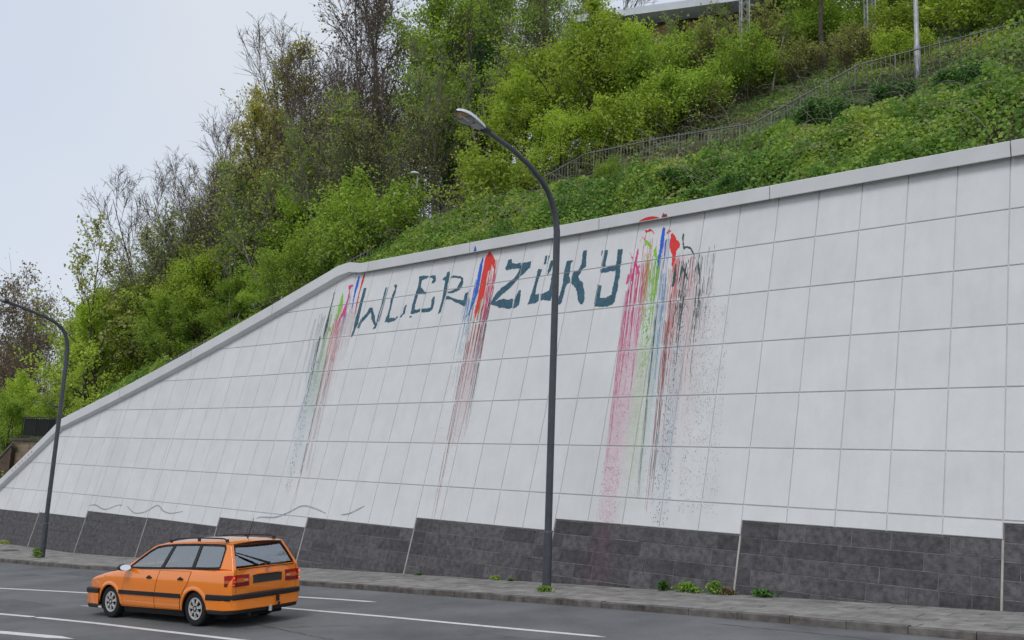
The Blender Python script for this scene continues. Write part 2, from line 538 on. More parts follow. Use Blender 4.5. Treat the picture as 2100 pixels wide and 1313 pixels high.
# ------------------------------------------------------------------ the retaining wall
wall = empty('retaining_wall', wallp(0, 7.3), 'long leaning white panelled retaining wall with paint-splashed graffiti and dark stone foot', 'wall')
BLOCKS = [(-10, -5, 5.78), (-5, 0, 6.04), (0, 5, 6.27), (5, 10, 6.51), (10, 15, 6.75), (15, 20, 7.0), (20, 25, 7.26), (25, 29.8, 7.52), (29.8, 34.4, 7.53), (34.4, 38.2, 7.76), (38.2, 43.0, 7.80), (43.0, 46.0, 8.1)]


def clip(poly, a, b, c):
    """keep a*s + b*lev + c >= 0"""
    out = []
    for i, p in enumerate(poly):
        q = poly[(i + 1) % len(poly)]
        fp, fq = a * p[0] + b * p[1] + c, a * q[0] + b * q[1] + c
        if fp >= 0:
            out.append(p)
        if fp * fq < 0:
            t = fp / (fp - fq)
            out.append((p[0] + (q[0] - p[0]) * t, p[1] + (q[1] - p[1]) * t))
    return out


def area(p):
    return 0.5 * sum(p[i][0] * p[(i + 1) % len(p)][1] - p[(i + 1) % len(p)][0] * p[i][1] for i in range(len(p)))


def slab(name, poly, out, thick, gap, mat, parent, jit=0.0, bev=0.006):
    """a piece of cladding from a convex (s, lev) polygon, shrunk by half the joint width"""
    cx, cy = sum(p[0] for p in poly) / len(poly), sum(p[1] for p in poly) / len(poly)
    if area(poly) < 0:
        poly = poly[::-1]
    q = list(poly)
    n = len(poly)
    res = poly
    for i in range(n):
        (x0, y0), (x1, y1) = poly[i], poly[(i + 1) % n]
        L = math.hypot(x1 - x0, y1 - y0)
        if L < 1e-6:
            continue
        a, b = -(y1 - y0) / L, (x1 - x0) / L
        res = clip(res, a, b, -(a * x0 + b * y0) - gap)
        if len(res) < 3:
            return None
    inner = [(p[0] + (cx - p[0]) * bev / max(0.1, math.hypot(p[0] - cx, p[1] - cy)) * 1.5, p[1] + (cy - p[1]) * bev / max(0.1, math.hypot(p[0] - cx, p[1] - cy)) * 1.5) for p in res]
    k = len(res)
    V = [wallp(p[0], p[1], out + jit) for p in inner] + [wallp(p[0], p[1], out + jit - bev) for p in res] + [wallp(p[0], p[1], out - thick) for p in res]
    F = [tuple(range(k))] + [(i, k + i, k + (i + 1) % k, (i + 1) % k) for i in range(k)] + [(k + i, 2 * k + i, 2 * k + (i + 1) % k, k + (i + 1) % k) for i in range(k)]
    b_ = MB().add(V, F)
    return b_.build(name, mat, parent, fix=True)


_rng = random.Random(11)
for i in range(-8, 45):
    for k in range(0, 9):
        base = [b for b in BLOCKS if b[0] <= i + 0.5 < b[1]]
        for (ba, bb, bl) in [b for b in BLOCKS if b[0] < i + 1 and b[1] > i]:
            poly = [(max(i, ba), k), (min(i + 1, bb), k), (min(i + 1, bb), k + 1), (max(i, ba), k + 1)]
            poly = clip(poly, 0, -1, bl)
            for (a, b, c) in ((-0.27126, 1, 0.27126 * 21.2), (-0.7061, 1, 0.7061 * 38.6 - 4.72)):
                poly = clip(poly, a, b, c - 0.012)
            if len(poly) >= 3 and abs(area(poly)) > 0.012:
                slab('panel', poly, 0.0, 0.05, 0.0100, M['white'], wall, _rng.uniform(-0.0008, 0.0008))
# backing behind the joints (painted the same white) and behind the stone foot
sv = np.arange(-9, 45.01, 0.5)
for (ba, bb, bl) in BLOCKS:
    P = [[wallp(s, l, -0.026) for l in np.linspace(float(ltop(s)) - 0.02, max(float(ltop(s)), bl - 0.004), 8)] for s in np.linspace(max(ba, -9.5), min(bb, 45.2), 11)]
    MB().grid(P).build('joint_backing', M['joint'], wall, smooth=True)
P = [[wallp(s, l, -0.038) for l in np.linspace(5.4 + 0.05 * max(0, min(s, 42)), 9.4, 6)] for s in sv]
MB().grid(P).build('stone_backing', M['mortar'], wall, smooth=True)
# stone foot: steps up by a quarter panel every five panels
n_stone = 0
farst = MB()
for (ba, bb, bl) in BLOCKS:
    plinth = empty('stone_foot_block', Vector(wallp((ba + bb) / 2, 8)) - wall.location)
    plinth.parent = wall
    row, lev = 0, bl + 0.012
    while True:
        hgt = 0.262 + _rng.uniform(-0.006, 0.006)
        l2 = lev + hgt
        lowest = max(float(np.interp(q, [-60, 30, 34.4, 38, 50], [4.26, 8.74, 8.91, 8.95, 8.95])) for q in (ba, bb)) + 0.05
        if lev > lowest:
            break
        x = ba + 0.02
        first = True
        while x < bb - 0.03:
            w = _rng.choice([0.55, 0.75, 0.95, 1.05]) * (0.5 + 0.5 * _rng.random() if first else 1)
            first = False
            x2 = min(x + w, bb - 0.02)
            if bb - 0.02 - x2 < 0.22:
                x2 = bb - 0.02
            poly = [(x, lev), (x2, lev), (x2, l2), (x, l2)]
            jit = _rng.uniform(-0.005, 0.005)
            if x < 27 and n_stone < 295 and x > -6:
                slab('stone', poly, -0.030, 0.03, 0.0062, M['stone'], plinth, jit, 0.004)
                n_stone += 1
            else:
                V = [wallp(p[0], p[1], -0.030 + jit) for p in ((x + .004, lev + .004), (x2 - .004, lev + .004), (x2 - .004, l2 - .004), (x + .004, l2 - .004))] + [wallp(p[0], p[1], -0.06) for p in poly]
                farst.add(V, [(0, 1, 2, 3), (0, 4, 5, 1), (1, 5, 6, 2), (2, 6, 7, 3), (3, 7, 4, 0)])
            x = x2
        lev = l2
        row += 1
    # seal strip at the lower end of the block
    l0 = bl + 0.01
    l1 = float(np.interp(ba, [-60, 30, 34.4, 38, 50], [4.26, 8.74, 8.91, 8.95, 8.95])) + 0.03
    o = MB()
    V = [wallp(q, l, out) for out in (-0.022, -0.06) for l in (l0, l1) for q in (ba - 0.018, ba + 0.018)]
    o.add(V, [(0, 1, 3, 2), (0, 4, 5, 1), (1, 5, 7, 3), (3, 7, 6, 2), (2, 6, 4, 0)]).build('joint_seal', M['strip'], wall)
tag(farst.build('stone', M['stone'], wall), kind='stuff')
# coping stones
CJ = [-9.0, -5.0, -0.05, 5.15, 10.2, 15.2, 20.15, 25.25, 30.0, 34.6, 38.55, 42.3, 44.8]


def coping_sec(s):
    lt = float(ltop(s))
    up = float(np.interp(s, [20.6, 21.8, 38, 39.5, 44], [0.19, 0.385, 0.385, 0.33, 0.29]))
    lo = float(np.interp(s, [20.6, 21.8, 44], [0.085, -0.07, -0.05]))
    f = wallp(s, lt + lo, 0.0)
    t = float(np.interp(s, SS, TT)); nx, ny = -math.sin(t), math.cos(t)
    zt = float(zlev(lt - up)); zl = float(zlev(lt + lo)); zj = float(zlev(lt + 0.03))
    bx, by, _ = wallp(s, lt)
    q = lambda o, z: (bx + nx * o, by + ny * o, z)
    return [q(-0.03, zj), q(0.20, zl), q(0.205, zl + 0.012), q(0.212, zt - 0.012), q(0.20, zt), q(-0.42, zt + 0.02), q(-0.42, zj - 0.2)]


for a, b in zip(CJ[:-1], CJ[1:]):
    st = sorted(set([a + 0.012, b - 0.012] + [q for q in (21.2, 20.6, 21.8, 38.6, 41.9) if a + 0.05 < q < b - 0.05] + list(np.linspace(a + .012, b - .012, 6))))
    m = MB(); rings = [coping_sec(q) for q in st]; k = 7
    m.add([p for r in rings for p in r], [(i * k + j, i * k + (j + 1) % k, (i + 1) * k + (j + 1) % k, (i + 1) * k + j) for i in range(len(rings) - 1) for j in range(k)] + [tuple(range(k)), tuple((len(rings) - 1) * k + j for j in range(k))])
    m.build('coping_stone', M['coping'], wall)
P = [[coping_sec(s)[0], [a + (b - a) * 0.5 for a, b in zip(coping_sec(s)[0], coping_sec(s)[5])]] for s in CJ]

# ------------------------------------------------------------------ paint on the wall
LETTERS = {
 'W': [[(20.352, 0.56),(20.2, 0.57),(20.181, 0.841),(20.19, 1.031),(20.168, 1.318),(20.135, 1.556),(20.125, 1.679),(20.188, 1.824),(20.227, 2.018),(20.33, 2.049),(20.329, 1.984),(20.293, 1.818),(20.329, 1.712),(20.355, 1.456),(20.338, 1.248),(20.351, 0.98),(20.343, 0.789)], [(20.102, 1.792),(19.98, 1.8),(19.944, 1.634),(19.793, 1.533),(19.651, 1.412),(19.602, 1.341),(19.581, 1.211),(19.732, 1.209),(19.833, 1.38),(20.049, 1.524),(20.09, 1.681)], [(19.728, 1.219),(19.588, 1.211),(19.448, 1.352),(19.289, 1.512),(19.279, 1.568),(19.165, 1.705),(19.063, 1.748),(19.093, 1.856),(19.243, 1.883),(19.249, 1.837),(19.191, 1.786),(19.352, 1.655),(19.501, 1.516),(19.495, 1.46)], [(19.157, 0.645),(19.076, 0.642),(19.064, 0.916),(19.059, 1.065),(19.099, 1.396),(19.08, 1.747),(19.151, 1.733),(19.163, 1.502),(19.131, 1.19),(19.156, 0.927)], [(19.035, 0.646),(18.998, 0.65),(18.989, 0.922),(19.024, 1.659),(19.064, 1.656),(19.034, 0.993)]],
 'L': [[(18.736, 0.608),(18.571, 0.619),(18.547, 0.848),(18.584, 1.049),(18.569, 1.289),(18.565, 1.472),(18.534, 1.574),(18.609, 1.687),(18.723, 1.716),(18.71, 1.608),(18.664, 1.465),(18.661, 1.263),(18.708, 1.057),(18.687, 0.892),(18.664, 0.801),(18.624, 0.749)], [(18.642, 1.685),(18.554, 1.6),(18.301, 1.6),(18.219, 1.642),(18.156, 1.574),(18.099, 1.56),(18.106, 1.614),(18.198, 1.688),(18.343, 1.714),(18.469, 1.715),(18.526, 1.729)], [(17.804, 1.249),(17.806, 1.384),(17.788, 1.529),(17.883, 1.558),(17.946, 1.625),(18.002, 1.603),(17.908, 1.502),(17.91, 1.358),(17.872, 1.27)]],
 'E': [[(17.553, 0.485),(17.466, 0.476),(17.268, 0.477),(17.091, 0.503),(17.068, 0.56),(17.31, 0.591),(17.37, 0.595),(17.325, 0.807),(17.085, 0.946),(16.938, 0.977),(16.977, 1.027),(17.097, 1.026),(17.378, 1.001),(17.369, 1.128),(17.391, 1.287),(17.359, 1.433),(17.257, 1.458),(17.11, 1.416),(17.063, 1.526),(17.191, 1.543),(17.365, 1.556),(17.506, 1.546),(17.533, 1.276),(17.512, 1.008),(17.482, 0.793),(17.508, 0.59)], [(17.036, 0.527),(16.955, 0.508),(16.742, 0.52),(16.672, 0.67),(16.711, 0.738),(16.827, 0.745),(16.854, 0.716),(16.819, 0.62),(16.927, 0.574),(17.025, 0.555)], [(17.048, 1.456),(16.876, 1.443),(16.613, 1.437),(16.606, 1.35),(16.659, 1.222),(16.598, 1.157),(16.53, 1.145),(16.47, 1.361),(16.485, 1.499),(16.595, 1.552),(16.738, 1.559),(16.887, 1.556),(17.017, 1.529)], [(17.529, 1.598),(17.416, 1.615),(17.411, 1.659),(17.504, 1.657)]],
 'R': [[(16.243, 0.489),(16.106, 0.473),(16.061, 0.658),(16.063, 0.834),(16.02, 1.049),(16.029, 1.17),(16.052, 1.29),(16.054, 1.463),(16.077, 1.616),(16.177, 1.652),(16.173, 1.557),(16.164, 1.402),(16.155, 1.212),(16.198, 0.928),(16.219, 0.731),(16.399, 0.679),(16.304, 0.626),(16.225, 0.607)], [(16.001, 0.629),(15.882, 0.605),(15.695, 0.65),(15.553, 0.655),(15.412, 0.73),(15.361, 0.865),(15.406, 0.999),(15.48, 1.062),(15.683, 1.113),(15.969, 1.105),(15.961, 1.054),(15.77, 1.036),(15.58, 0.984),(15.534, 0.849),(15.475, 0.785),(15.557, 0.716),(15.736, 0.69),(15.879, 0.685),(15.983, 0.675)], [(16.007, 1.154),(15.882, 1.182),(15.624, 1.265),(15.377, 1.328),(15.16, 1.354),(15.16, 1.176),(15.049, 1.143),(15.015, 1.341),(15.016, 1.518),(15.093, 1.529),(15.272, 1.456),(15.492, 1.387),(15.618, 1.351),(15.741, 1.289),(15.978, 1.261)]],
 'Z': [[(13.617, 0.419),(13.477, 0.418),(13.426, 0.532),(13.224, 0.571),(13.067, 0.554),(13.032, 0.699),(13.283, 0.697),(13.612, 0.697),(13.67, 0.641),(13.626, 0.545)], [(13.029, 0.558),(12.66, 0.57),(12.651, 0.714),(12.842, 0.859),(12.989, 0.946),(13.037, 0.986),(13.172, 1.104),(13.31, 1.214),(13.527, 1.317),(13.69, 1.435),(13.772, 1.493),(13.576, 1.468),(13.429, 1.456),(13.263, 1.503),(13.069, 1.486),(13.018, 1.715),(13.156, 1.745),(13.346, 1.698),(13.553, 1.682),(13.754, 1.617),(13.954, 1.561),(13.916, 1.449),(13.817, 1.292),(13.612, 1.145),(13.391, 1.05),(13.203, 0.937),(13.079, 0.785)], [(12.949, 1.737),(12.998, 1.701),(13.013, 1.507),(12.965, 1.431),(12.918, 1.273),(12.827, 1.289),(12.79, 1.478),(12.782, 1.686)]],
 'O': [[(12.327, 0.814),(12.17, 0.822),(12.192, 0.98),(12.232, 1.121),(12.249, 1.294),(12.222, 1.455),(12.084, 1.444),(12.05, 1.627),(12.197, 1.686),(12.365, 1.681),(12.446, 1.69),(12.415, 1.597),(12.393, 1.441),(12.357, 1.253),(12.337, 1.014)], [(12.145, 0.476),(12.074, 0.476),(12.064, 0.704),(12.147, 0.703)], [(12.025, 0.482),(11.976, 0.487),(11.996, 0.695),(12.022, 0.708)], [(11.899, 0.625),(11.793, 0.629),(11.792, 0.749),(11.827, 0.905),(11.929, 0.99),(11.933, 0.862)], [(12.043, 1.463),(11.875, 1.438),(11.734, 1.404),(11.731, 1.184),(11.761, 1.007),(11.735, 0.898),(11.688, 0.903),(11.534, 1.421),(11.594, 1.525),(11.601, 1.656),(11.719, 1.647),(11.842, 1.621),(11.983, 1.617)]],
 'K': [[(11.286, 0.708),(11.12, 0.694),(11.064, 0.732),(11.12, 0.773),(11.1, 0.963),(11.1, 1.119),(11.05, 1.14),(11.013, 1.267),(11.119, 1.288),(11.152, 1.409),(11.166, 1.592),(11.185, 1.759),(11.256, 1.784),(11.316, 1.772),(11.328, 1.656),(11.293, 1.427),(11.274, 1.258),(11.312, 0.973)], [(10.758, 0.507),(10.625, 0.511),(10.597, 0.736),(10.556, 0.926),(10.674, 0.976),(10.691, 1.036),(10.73, 1.094),(10.762, 1.137),(10.688, 1.244),(10.563, 1.302),(10.493, 1.438),(10.427, 1.565),(10.383, 1.764),(10.424, 1.85),(10.514, 1.835),(10.624, 1.714),(10.693, 1.541),(10.796, 1.41),(10.975, 1.286),(10.985, 1.131),(10.952, 1.01),(10.788, 0.964),(10.732, 0.846),(10.766, 0.639)]],
 'Y': [[(10.01, 0.586),(9.894, 0.584),(9.883, 0.753),(9.897, 0.904),(9.875, 0.99),(10.025, 0.982),(10.022, 0.83)], [(10.105, 0.59),(10.065, 0.579),(10.074, 0.709),(10.096, 0.707)], [(10.025, 1.103),(10.033, 1.034),(9.846, 1.024),(9.687, 0.987),(9.521, 0.99),(9.461, 0.981),(9.448, 1.117),(9.538, 1.13),(9.775, 1.136),(9.963, 1.14)], [(9.56, 0.623),(9.392, 0.631),(9.375, 0.87),(9.368, 1.11),(9.327, 1.278),(9.36, 1.393),(9.333, 1.587),(9.348, 1.732),(9.35, 1.848),(9.393, 1.917),(9.566, 1.962),(9.732, 1.956),(9.999, 1.928),(10.03, 1.852),(10.031, 1.688),(10.025, 1.51),(10.042, 1.404),(9.885, 1.44),(9.873, 1.731),(9.701, 1.753),(9.508, 1.703),(9.507, 1.542),(9.487, 1.337),(9.508, 1.126),(9.526, 0.884)]],
}
SPLASH = {
 'red3': [[(8.778, 0.237),(8.682, 0.266),(8.601, 0.235),(8.495, 0.316),(8.444, 0.397),(8.529, 0.311),(8.653, 0.299),(8.713, 0.33),(8.718, 0.505),(8.819, 0.4),(8.866, 0.537),(8.835, 0.382),(8.737, 0.469),(8.726, 0.32)], [(7.926, 0.455),(7.867, 0.429),(7.743, 0.576),(7.598, 0.723),(7.603, 0.803),(7.682, 0.874),(7.681, 1.034),(7.708, 1.207),(7.765, 1.185),(7.78, 0.959),(7.903, 0.767),(7.92, 0.587)], [(8.075, 0.403),(8.007, 0.321),(7.94, 0.387),(8.009, 0.411),(8.035, 0.441)], [(8.89, -0.062),(8.739, -0.089),(8.557, -0.066),(8.573, -0.04),(8.817, -0.035)]],
 'blue3': [[(8.196, 0.238),(8.13, 0.297),(8.11, 0.514),(8.095, 0.712),(8.119, 0.75),(8.13, 0.904),(8.149, 1.16),(8.172, 1.255),(8.207, 0.993),(8.202, 0.765),(8.223, 0.566),(8.215, 0.352)]],
 'green3': [[(8.721, 0.488),(8.6, 0.536),(8.465, 0.652),(8.491, 0.731),(8.604, 0.619),(8.687, 0.642)], [(8.383, 0.777),(8.327, 0.685),(8.236, 0.957),(8.343, 0.912)]],
 'pink3': [[(8.898, 0.642),(8.861, 0.755),(8.863, 0.987),(8.729, 1.23),(8.759, 1.292),(8.874, 1.084),(8.903, 1.245),(8.887, 1.41),(8.951, 1.421),(8.945, 1.159),(8.932, 0.88)], [(9.082, 1.244),(9.001, 1.301),(9.022, 1.495),(9.091, 1.489)], [(9.149, 0.722),(9.071, 0.814),(8.99, 0.873),(8.989, 0.973),(9.043, 0.884)]],
 'dark3': [[(7.557, 0.461),(7.514, 0.523),(7.509, 0.653),(7.461, 0.787),(7.356, 0.8),(7.267, 0.842),(7.137, 0.992),(7.077, 1.148),(7.153, 1.014),(7.281, 0.872),(7.411, 0.833),(7.466, 0.867),(7.527, 0.715),(7.574, 0.532)], [(7.016, 1.154),(6.947, 1.255),(6.881, 1.448),(6.859, 1.619),(6.932, 1.443),(6.998, 1.25),(7.035, 1.525),(7.039, 1.401)], [(7.637, 1.151),(7.57, 1.379),(7.574, 1.66),(7.651, 1.684),(7.666, 1.464)], [(7.448, 1.218),(7.362, 1.29),(7.252, 1.442),(7.203, 1.586),(7.287, 1.469),(7.418, 1.316),(7.433, 1.549),(7.476, 1.638),(7.459, 1.421)]],
 'red2': [[(14.507, 0.079),(14.361, 0.191),(14.22, 0.327),(14.147, 0.387),(14.134, 0.609),(14.2, 0.534),(14.287, 0.474),(14.299, 0.626),(14.375, 0.636),(14.364, 0.925),(14.318, 1.198),(14.337, 1.364),(14.421, 1.424),(14.409, 1.674),(14.463, 1.884),(14.547, 1.73),(14.548, 1.329),(14.586, 0.972),(14.604, 0.629),(14.628, 0.265)]],
 'blue2': [[(14.743, 0.209),(14.693, 0.31),(14.636, 0.763),(14.606, 1.173),(14.654, 1.404),(14.745, 1.698),(14.874, 1.855),(14.786, 1.662),(14.723, 1.399),(14.756, 1.092),(14.775, 0.749),(14.801, 0.419)], [(14.984, -0.179),(14.923, -0.101),(14.902, -0.042),(14.973, -0.051)]],
 'pink2': [[(14.258, 1.22),(14.14, 1.331),(14.078, 1.501),(14.081, 1.748),(14.031, 2.029),(14.068, 2.107),(14.115, 1.762),(14.132, 1.497)]],
 'blue1': [[(20.822, 0.13),(20.742, 0.207),(20.711, 0.426),(20.735, 0.658),(20.732, 0.872),(20.682, 1.146),(20.646, 1.321),(20.765, 0.947),(20.85, 0.531),(20.855, 0.275)]],
 'red1': [[(20.555, 0.072),(20.506, 0.102),(20.473, 0.311),(20.491, 0.485),(20.506, 0.736),(20.476, 0.97),(20.447, 1.373),(20.538, 0.984),(20.556, 0.635),(20.58, 0.34)]],
 'green1': [[(21.504, 0.602),(21.408, 0.718),(21.299, 1.002),(21.354, 1.309),(21.434, 1.497),(21.464, 1.165),(21.5, 0.888)], [(21.684, 1.635),(21.536, 1.779),(21.657, 1.753),(21.737, 1.806)]],
 'pink1': [[(21.271, 0.395),(21.024, 0.393),(20.973, 0.461),(21.093, 0.43),(21.07, 0.511),(21.134, 0.525),(21.02, 0.751),(21.044, 0.983),(20.992, 1.257),(20.957, 1.395),(21.097, 1.327),(21.218, 1.434),(21.263, 1.891),(21.292, 1.564),(21.179, 1.166),(21.113, 0.88),(21.14, 0.584),(21.229, 0.477)]],
 'dark1': [[(21.954, 0.533),(21.965, 0.652),(21.938, 0.773),(21.932, 0.992),(21.897, 1.231),(21.854, 1.585),(21.849, 1.934),(21.883, 2.072),(21.961, 1.656),(21.97, 1.265),(21.992, 0.948),(21.987, 0.749),(22.036, 0.586)]],
}
PM = {}
for k, c, c2 in (('teal', (0.018, 0.062, 0.095), (0.048, 0.135, 0.185)), ('red', (0.62, 0.022, 0.018), (0.72, 0.045, 0.030)), ('blue', (0.010, 0.085, 0.52), (0.02, 0.13, 0.62)),
                 ('pink', (0.56, 0.025, 0.155), (0.68, 0.07, 0.24)), ('green', (0.16, 0.46, 0.018), (0.28, 0.56, 0.05)), ('olive', (0.33, 0.30, 0.03), (0.45, 0.42, 0.06)),
                 ('dark', (0.030, 0.065, 0.060), (0.055, 0.095, 0.085)), ('maroon', (0.16, 0.030, 0.035), (0.30, 0.06, 0.06)), ('black', (0.03, 0.03, 0.035), (0.06, 0.05, 0.055)), ('sky', (0.07, 0.24, 0.40), (0.16, 0.34, 0.50)), ('rose', (0.52, 0.20, 0.21), (0.62, 0.33, 0.33))):
    PM[k] = surf(k + '_paint', c, c2, 0.55, 9, 6, 0.15, 70, 0, 0.4)
PM['grey'] = surf('grey_spray_paint', (0.26, 0.265, 0.27), (0.42, 0.425, 0.43), 0.8, 6)
BASE_AT = lambda s: [b for b in BLOCKS if b[0] <= s < b[1]][0][2]


def paint(name, polys, mat, rough=0.012, off=0.0035, step=0.03, seed=0, label=None):
    """brushed shapes: outlines with ragged edges, cut where the wall joints are, following the panels"""
    rg = random.Random(seed)
    bm = bmesh.new()
    for pl in polys:
        q = []
        n = len(pl)
        for i in range(n):
            (x0, y0), (x1, y1) = pl[i], pl[(i + 1) % n]
            L = math.hypot(x1 - x0, (y1 - y0) * DZ)
            m = max(1, int(L / step))
            for j in range(m):
                t = j / m
                a = 0 if j == 0 and m > 2 else 1
                q.append((x0 + (x1 - x0) * t + rg.gauss(0, rough) * a, y0 + (y1 - y0) * t + rg.gauss(0, rough) * a * 1.2))
        vs = [bm.verts.new((a, b, 0)) for a, b in q]
        for t in tessellate_polygon([[Vector((a, b, 0)) for a, b in q]]):
            try:
                bm.faces.new([vs[i] for i in t])
            except ValueError:
                pass
    if bm.verts:
        xs = [v.co.x for v in bm.verts]; ys = [v.co.y for v in bm.verts]
        cuts = [(Vector((k + d, 0, 0)), Vector((1, 0, 0))) for k in range(math.floor(min(xs)), math.ceil(max(xs)) + 1) for d in (-0.0115, 0.0115)]
        cuts += [(Vector((0, k + d, 0)), Vector((0, 1, 0))) for k in range(math.floor(min(ys)), math.ceil(max(ys)) + 1) for d in (-0.0115, 0.0115)]
        for co, no in cuts:
            bmesh.ops.bisect_plane(bm, geom=bm.verts[:] + bm.edges[:] + bm.faces[:], dist=1e-6, plane_co=co, plane_no=no)
        kill = []
        for f in bm.faces:
            c = f.calc_center_median()
            if abs(c.x - round(c.x)) < 0.011 or abs(c.y - round(c.y)) < 0.011:
                kill.append(f)
        bmesh.ops.delete(bm, geom=kill, context='FACES')
    o0 = org(wall)
    for v in bm.verts:
        p = wallp(v.co.x, v.co.y, off)
        v.co = Vector([float(c) for c in p]) - o0
    me = bpy.data.meshes.new(name); bm.to_mesh(me); bm.free(); me.materials.append(mat)
    o = link(bpy.data.objects.new(name, me), wall)
    if label:
        o['label'] = label
    return o


NAMES = {'W': 'W', 'L': 'L', 'E': 'E', 'R': 'R', 'Z': 'Z', 'O': 'O with two dots', 'K': 'K', 'Y': 'Y'}
for i, (k, polys) in enumerate(LETTERS.items()):
    paint('painted_letter', polys, PM['teal'], 0.0065, 0.0036, 0.028, i, f'dark teal brushed letter {NAMES[k]}')
SC_ = {'red': 'red', 'blue': 'blue', 'green': 'green', 'pink': 'pink', 'dark': 'dark'}
for i, (k, polys) in enumerate(SPLASH.items()):
    flat = [p for p in polys if min(q[1] for q in p) > -0.02]
    top = [p for p in polys if min(q[1] for q in p) <= -0.02]
    if flat:
        paint('paint_splash', flat, PM[k[:-1]], 0.007, 0.0046 + 0.0004 * i, 0.030, 40 + i, f'{k[:-1]} paint splash')


def streaks(col, s0, s1, l0, l1, n, w=(0.006, 0.02), seed=0, drift=-0.07, dash=1.0, fade=1.5, off=0.0036, lmin=0.4):
    """runs of paint down the slope: thin strips, broken up and thinner towards their lower end"""
    rg = np.random.RandomState(seed)
    V, F = [], []
    n = n if n < 10 else int(n * 0.36)
    w = (w[0] * 0.6, w[1] * 0.62)
    for i in range(n):
        s = s0 + (s1 - s0) * rg.rand()
        a = l0 + (abs(rg.randn()) * 0.28 if n > 12 else abs(rg.randn()) * 0.05)
        b = a + (lmin + (l1 - l0 - lmin) * rg.rand() ** fade)
        ww = rg.uniform(*w)
        t = np.arange(a, b, 0.09)
        if len(t) < 2:
            continue
        ss = s + drift * (t - a) + np.cumsum(rg.randn(len(t))) * 0.0045
        on = True
        for j in range(len(t) - 1):
            if rg.rand() < (1 - dash) * (0.4 + 0.6 * (t[j] - l0) / max(0.1, l1 - l0)) * 2:
                continue
            lb = BASE_AT(float(np.clip(ss[j], -9, 45)))
            if t[j + 1] > lb - 0.01 or abs((t[j] + t[j + 1]) / 2 - round((t[j] + t[j + 1]) / 2)) < 0.03:
                continue
            if abs(ss[j] - round(ss[j])) < 0.012:
                continue
            k0 = ww * (1 - 0.55 * (t[j] - a) / (b - a)); k1 = ww * (1 - 0.55 * (t[j + 1] - a) / (b - a))
            V += [(ss[j] - k0, t[j]), (ss[j] + k0, t[j]), (ss[j + 1] + k1, t[j + 1]), (ss[j + 1] - k1, t[j + 1])]
            F.append([len(V) - 4, len(V) - 3, len(V) - 2, len(V) - 1])
    if not F:
        return
    V = np.array(V)
    W3 = wallp(V[:, 0], V[:, 1], off + 0.0006 * (seed % 3)) - np.array(org(wall))
    o = npmesh('paint_runs', W3, F, PM[col], wall)
    tag(o, f'{col} paint runs', kind='stuff')


def specks(col, s0, s1, l0, l1, n, size=(0.008, 0.03), seed=0, drift=-0.07, off=0.003, aspect=2.0):
    rg = np.random.RandomState(seed)
    size = (size[0] * 0.75, size[1] * 0.6)
    l = l0 + (l1 - l0) * rg.rand(n)
    c = rg.rand(n); c = c if seed % 2 else (rg.rand(n) + c) / 2
    s = s0 + (s1 - s0) * c + drift * (l - l0)
    ok = (abs(s - np.round(s)) > 0.03) & (abs(l - np.round(l)) > 0.03) & np.array([b < BASE_AT(float(a)) - 0.03 for a, b in zip(s, l)])
    s, l = s[ok], l[ok]
    a = rg.uniform(*size, len(s)) / 2; b = a * rg.uniform(0.6, aspect, len(s)) / DZ
    j = lambda: 0.6 + 0.8 * rg.rand(len(s))
    ang = rg.randn(len(s)) * 0.3
    V = np.stack([np.stack([s - a * j(), l + ang * b], 1), np.stack([s + ang * a, l - b * j()], 1), np.stack([s + a * j(), l - ang * b], 1), np.stack([s - ang * a, l + b * j()], 1)], 1).reshape(-1, 2)
    F = np.arange(len(V)).reshape(-1, 4)
    o = npmesh('paint_specks', wallp(V[:, 0], V[:, 1], off) - np.array(org(wall)), F, PM[col], wall)
    tag(o, f'{col} paint specks', kind='stuff')


def wash(col, s0, s1, l0, l1, alpha, seed=0, drift=-0.07, off=0.0026):
    """a thin translucent film of paint left by the run-off"""
    m, n, l, p = newmat('thin_' + col + '_film')
    src = PM[col].node_tree.nodes
    c = [x for x in src if x.bl_idname == 'ShaderNodeValToRGB'][0].color_ramp.elements[1].color
    p.inputs['Base Color'].default_value = c
    p.inputs['Roughness'].default_value = 0.8
    a = n.new('ShaderNodeAttribute'); a.attribute_name = 'cov'
    g = n.new('ShaderNodeNewGeometry')
    z = nd(n, 'ShaderNodeTexNoise', Scale=7.0, Detail=5, Roughness=0.7)
    l.new(g.outputs['Position'], z.inputs['Vector'])
    mu = n.new('ShaderNodeMath'); mu.operation = 'MULTIPLY'
    l.new(a.outputs['Fac'], mu.inputs[0]); l.new(z.outputs['Fac'], mu.inputs[1])
    m2 = n.new('ShaderNodeMath'); m2.operation = 'MULTIPLY'; m2.inputs[1].default_value = alpha * 2
    l.new(mu.outputs[0], m2.inputs[0]); l.new(m2.outputs[0], p.inputs['Alpha'])
    V, F, A = [], [], []
    ls = np.linspace(l0, l1, 40); us = np.linspace(0, 1, 13)
    for li in ls:
        for u in us:
            s = s0 + (s1 - s0) * u + drift * (li - l0)
            lim = BASE_AT(float(s))
            V.append(wallp(s, min(li, lim), off) - np.array(org(wall)))
            A.append(math.sin(math.pi * u) ** 0.7 * min(1, (li - l0) / 0.5) * (1 if li < lim else 0) * min(1, max(0.0, (l1 - li) / (0.5 * (l1 - l0)))))
    k = 13
    F = [(i * k + j, i * k + j + 1, (i + 1) * k + j + 1, (i + 1) * k + j) for i in range(39) for j in range(k - 1)]
    o = npmesh('paint_film', np.array(V), F, m, wall)
    at = o.data.attributes.new('cov', 'FLOAT', 'POINT'); at.data.foreach_set('value', np.array(A, np.float32))
    tag(o, f'thin {col} film of run-off paint', kind='stuff')


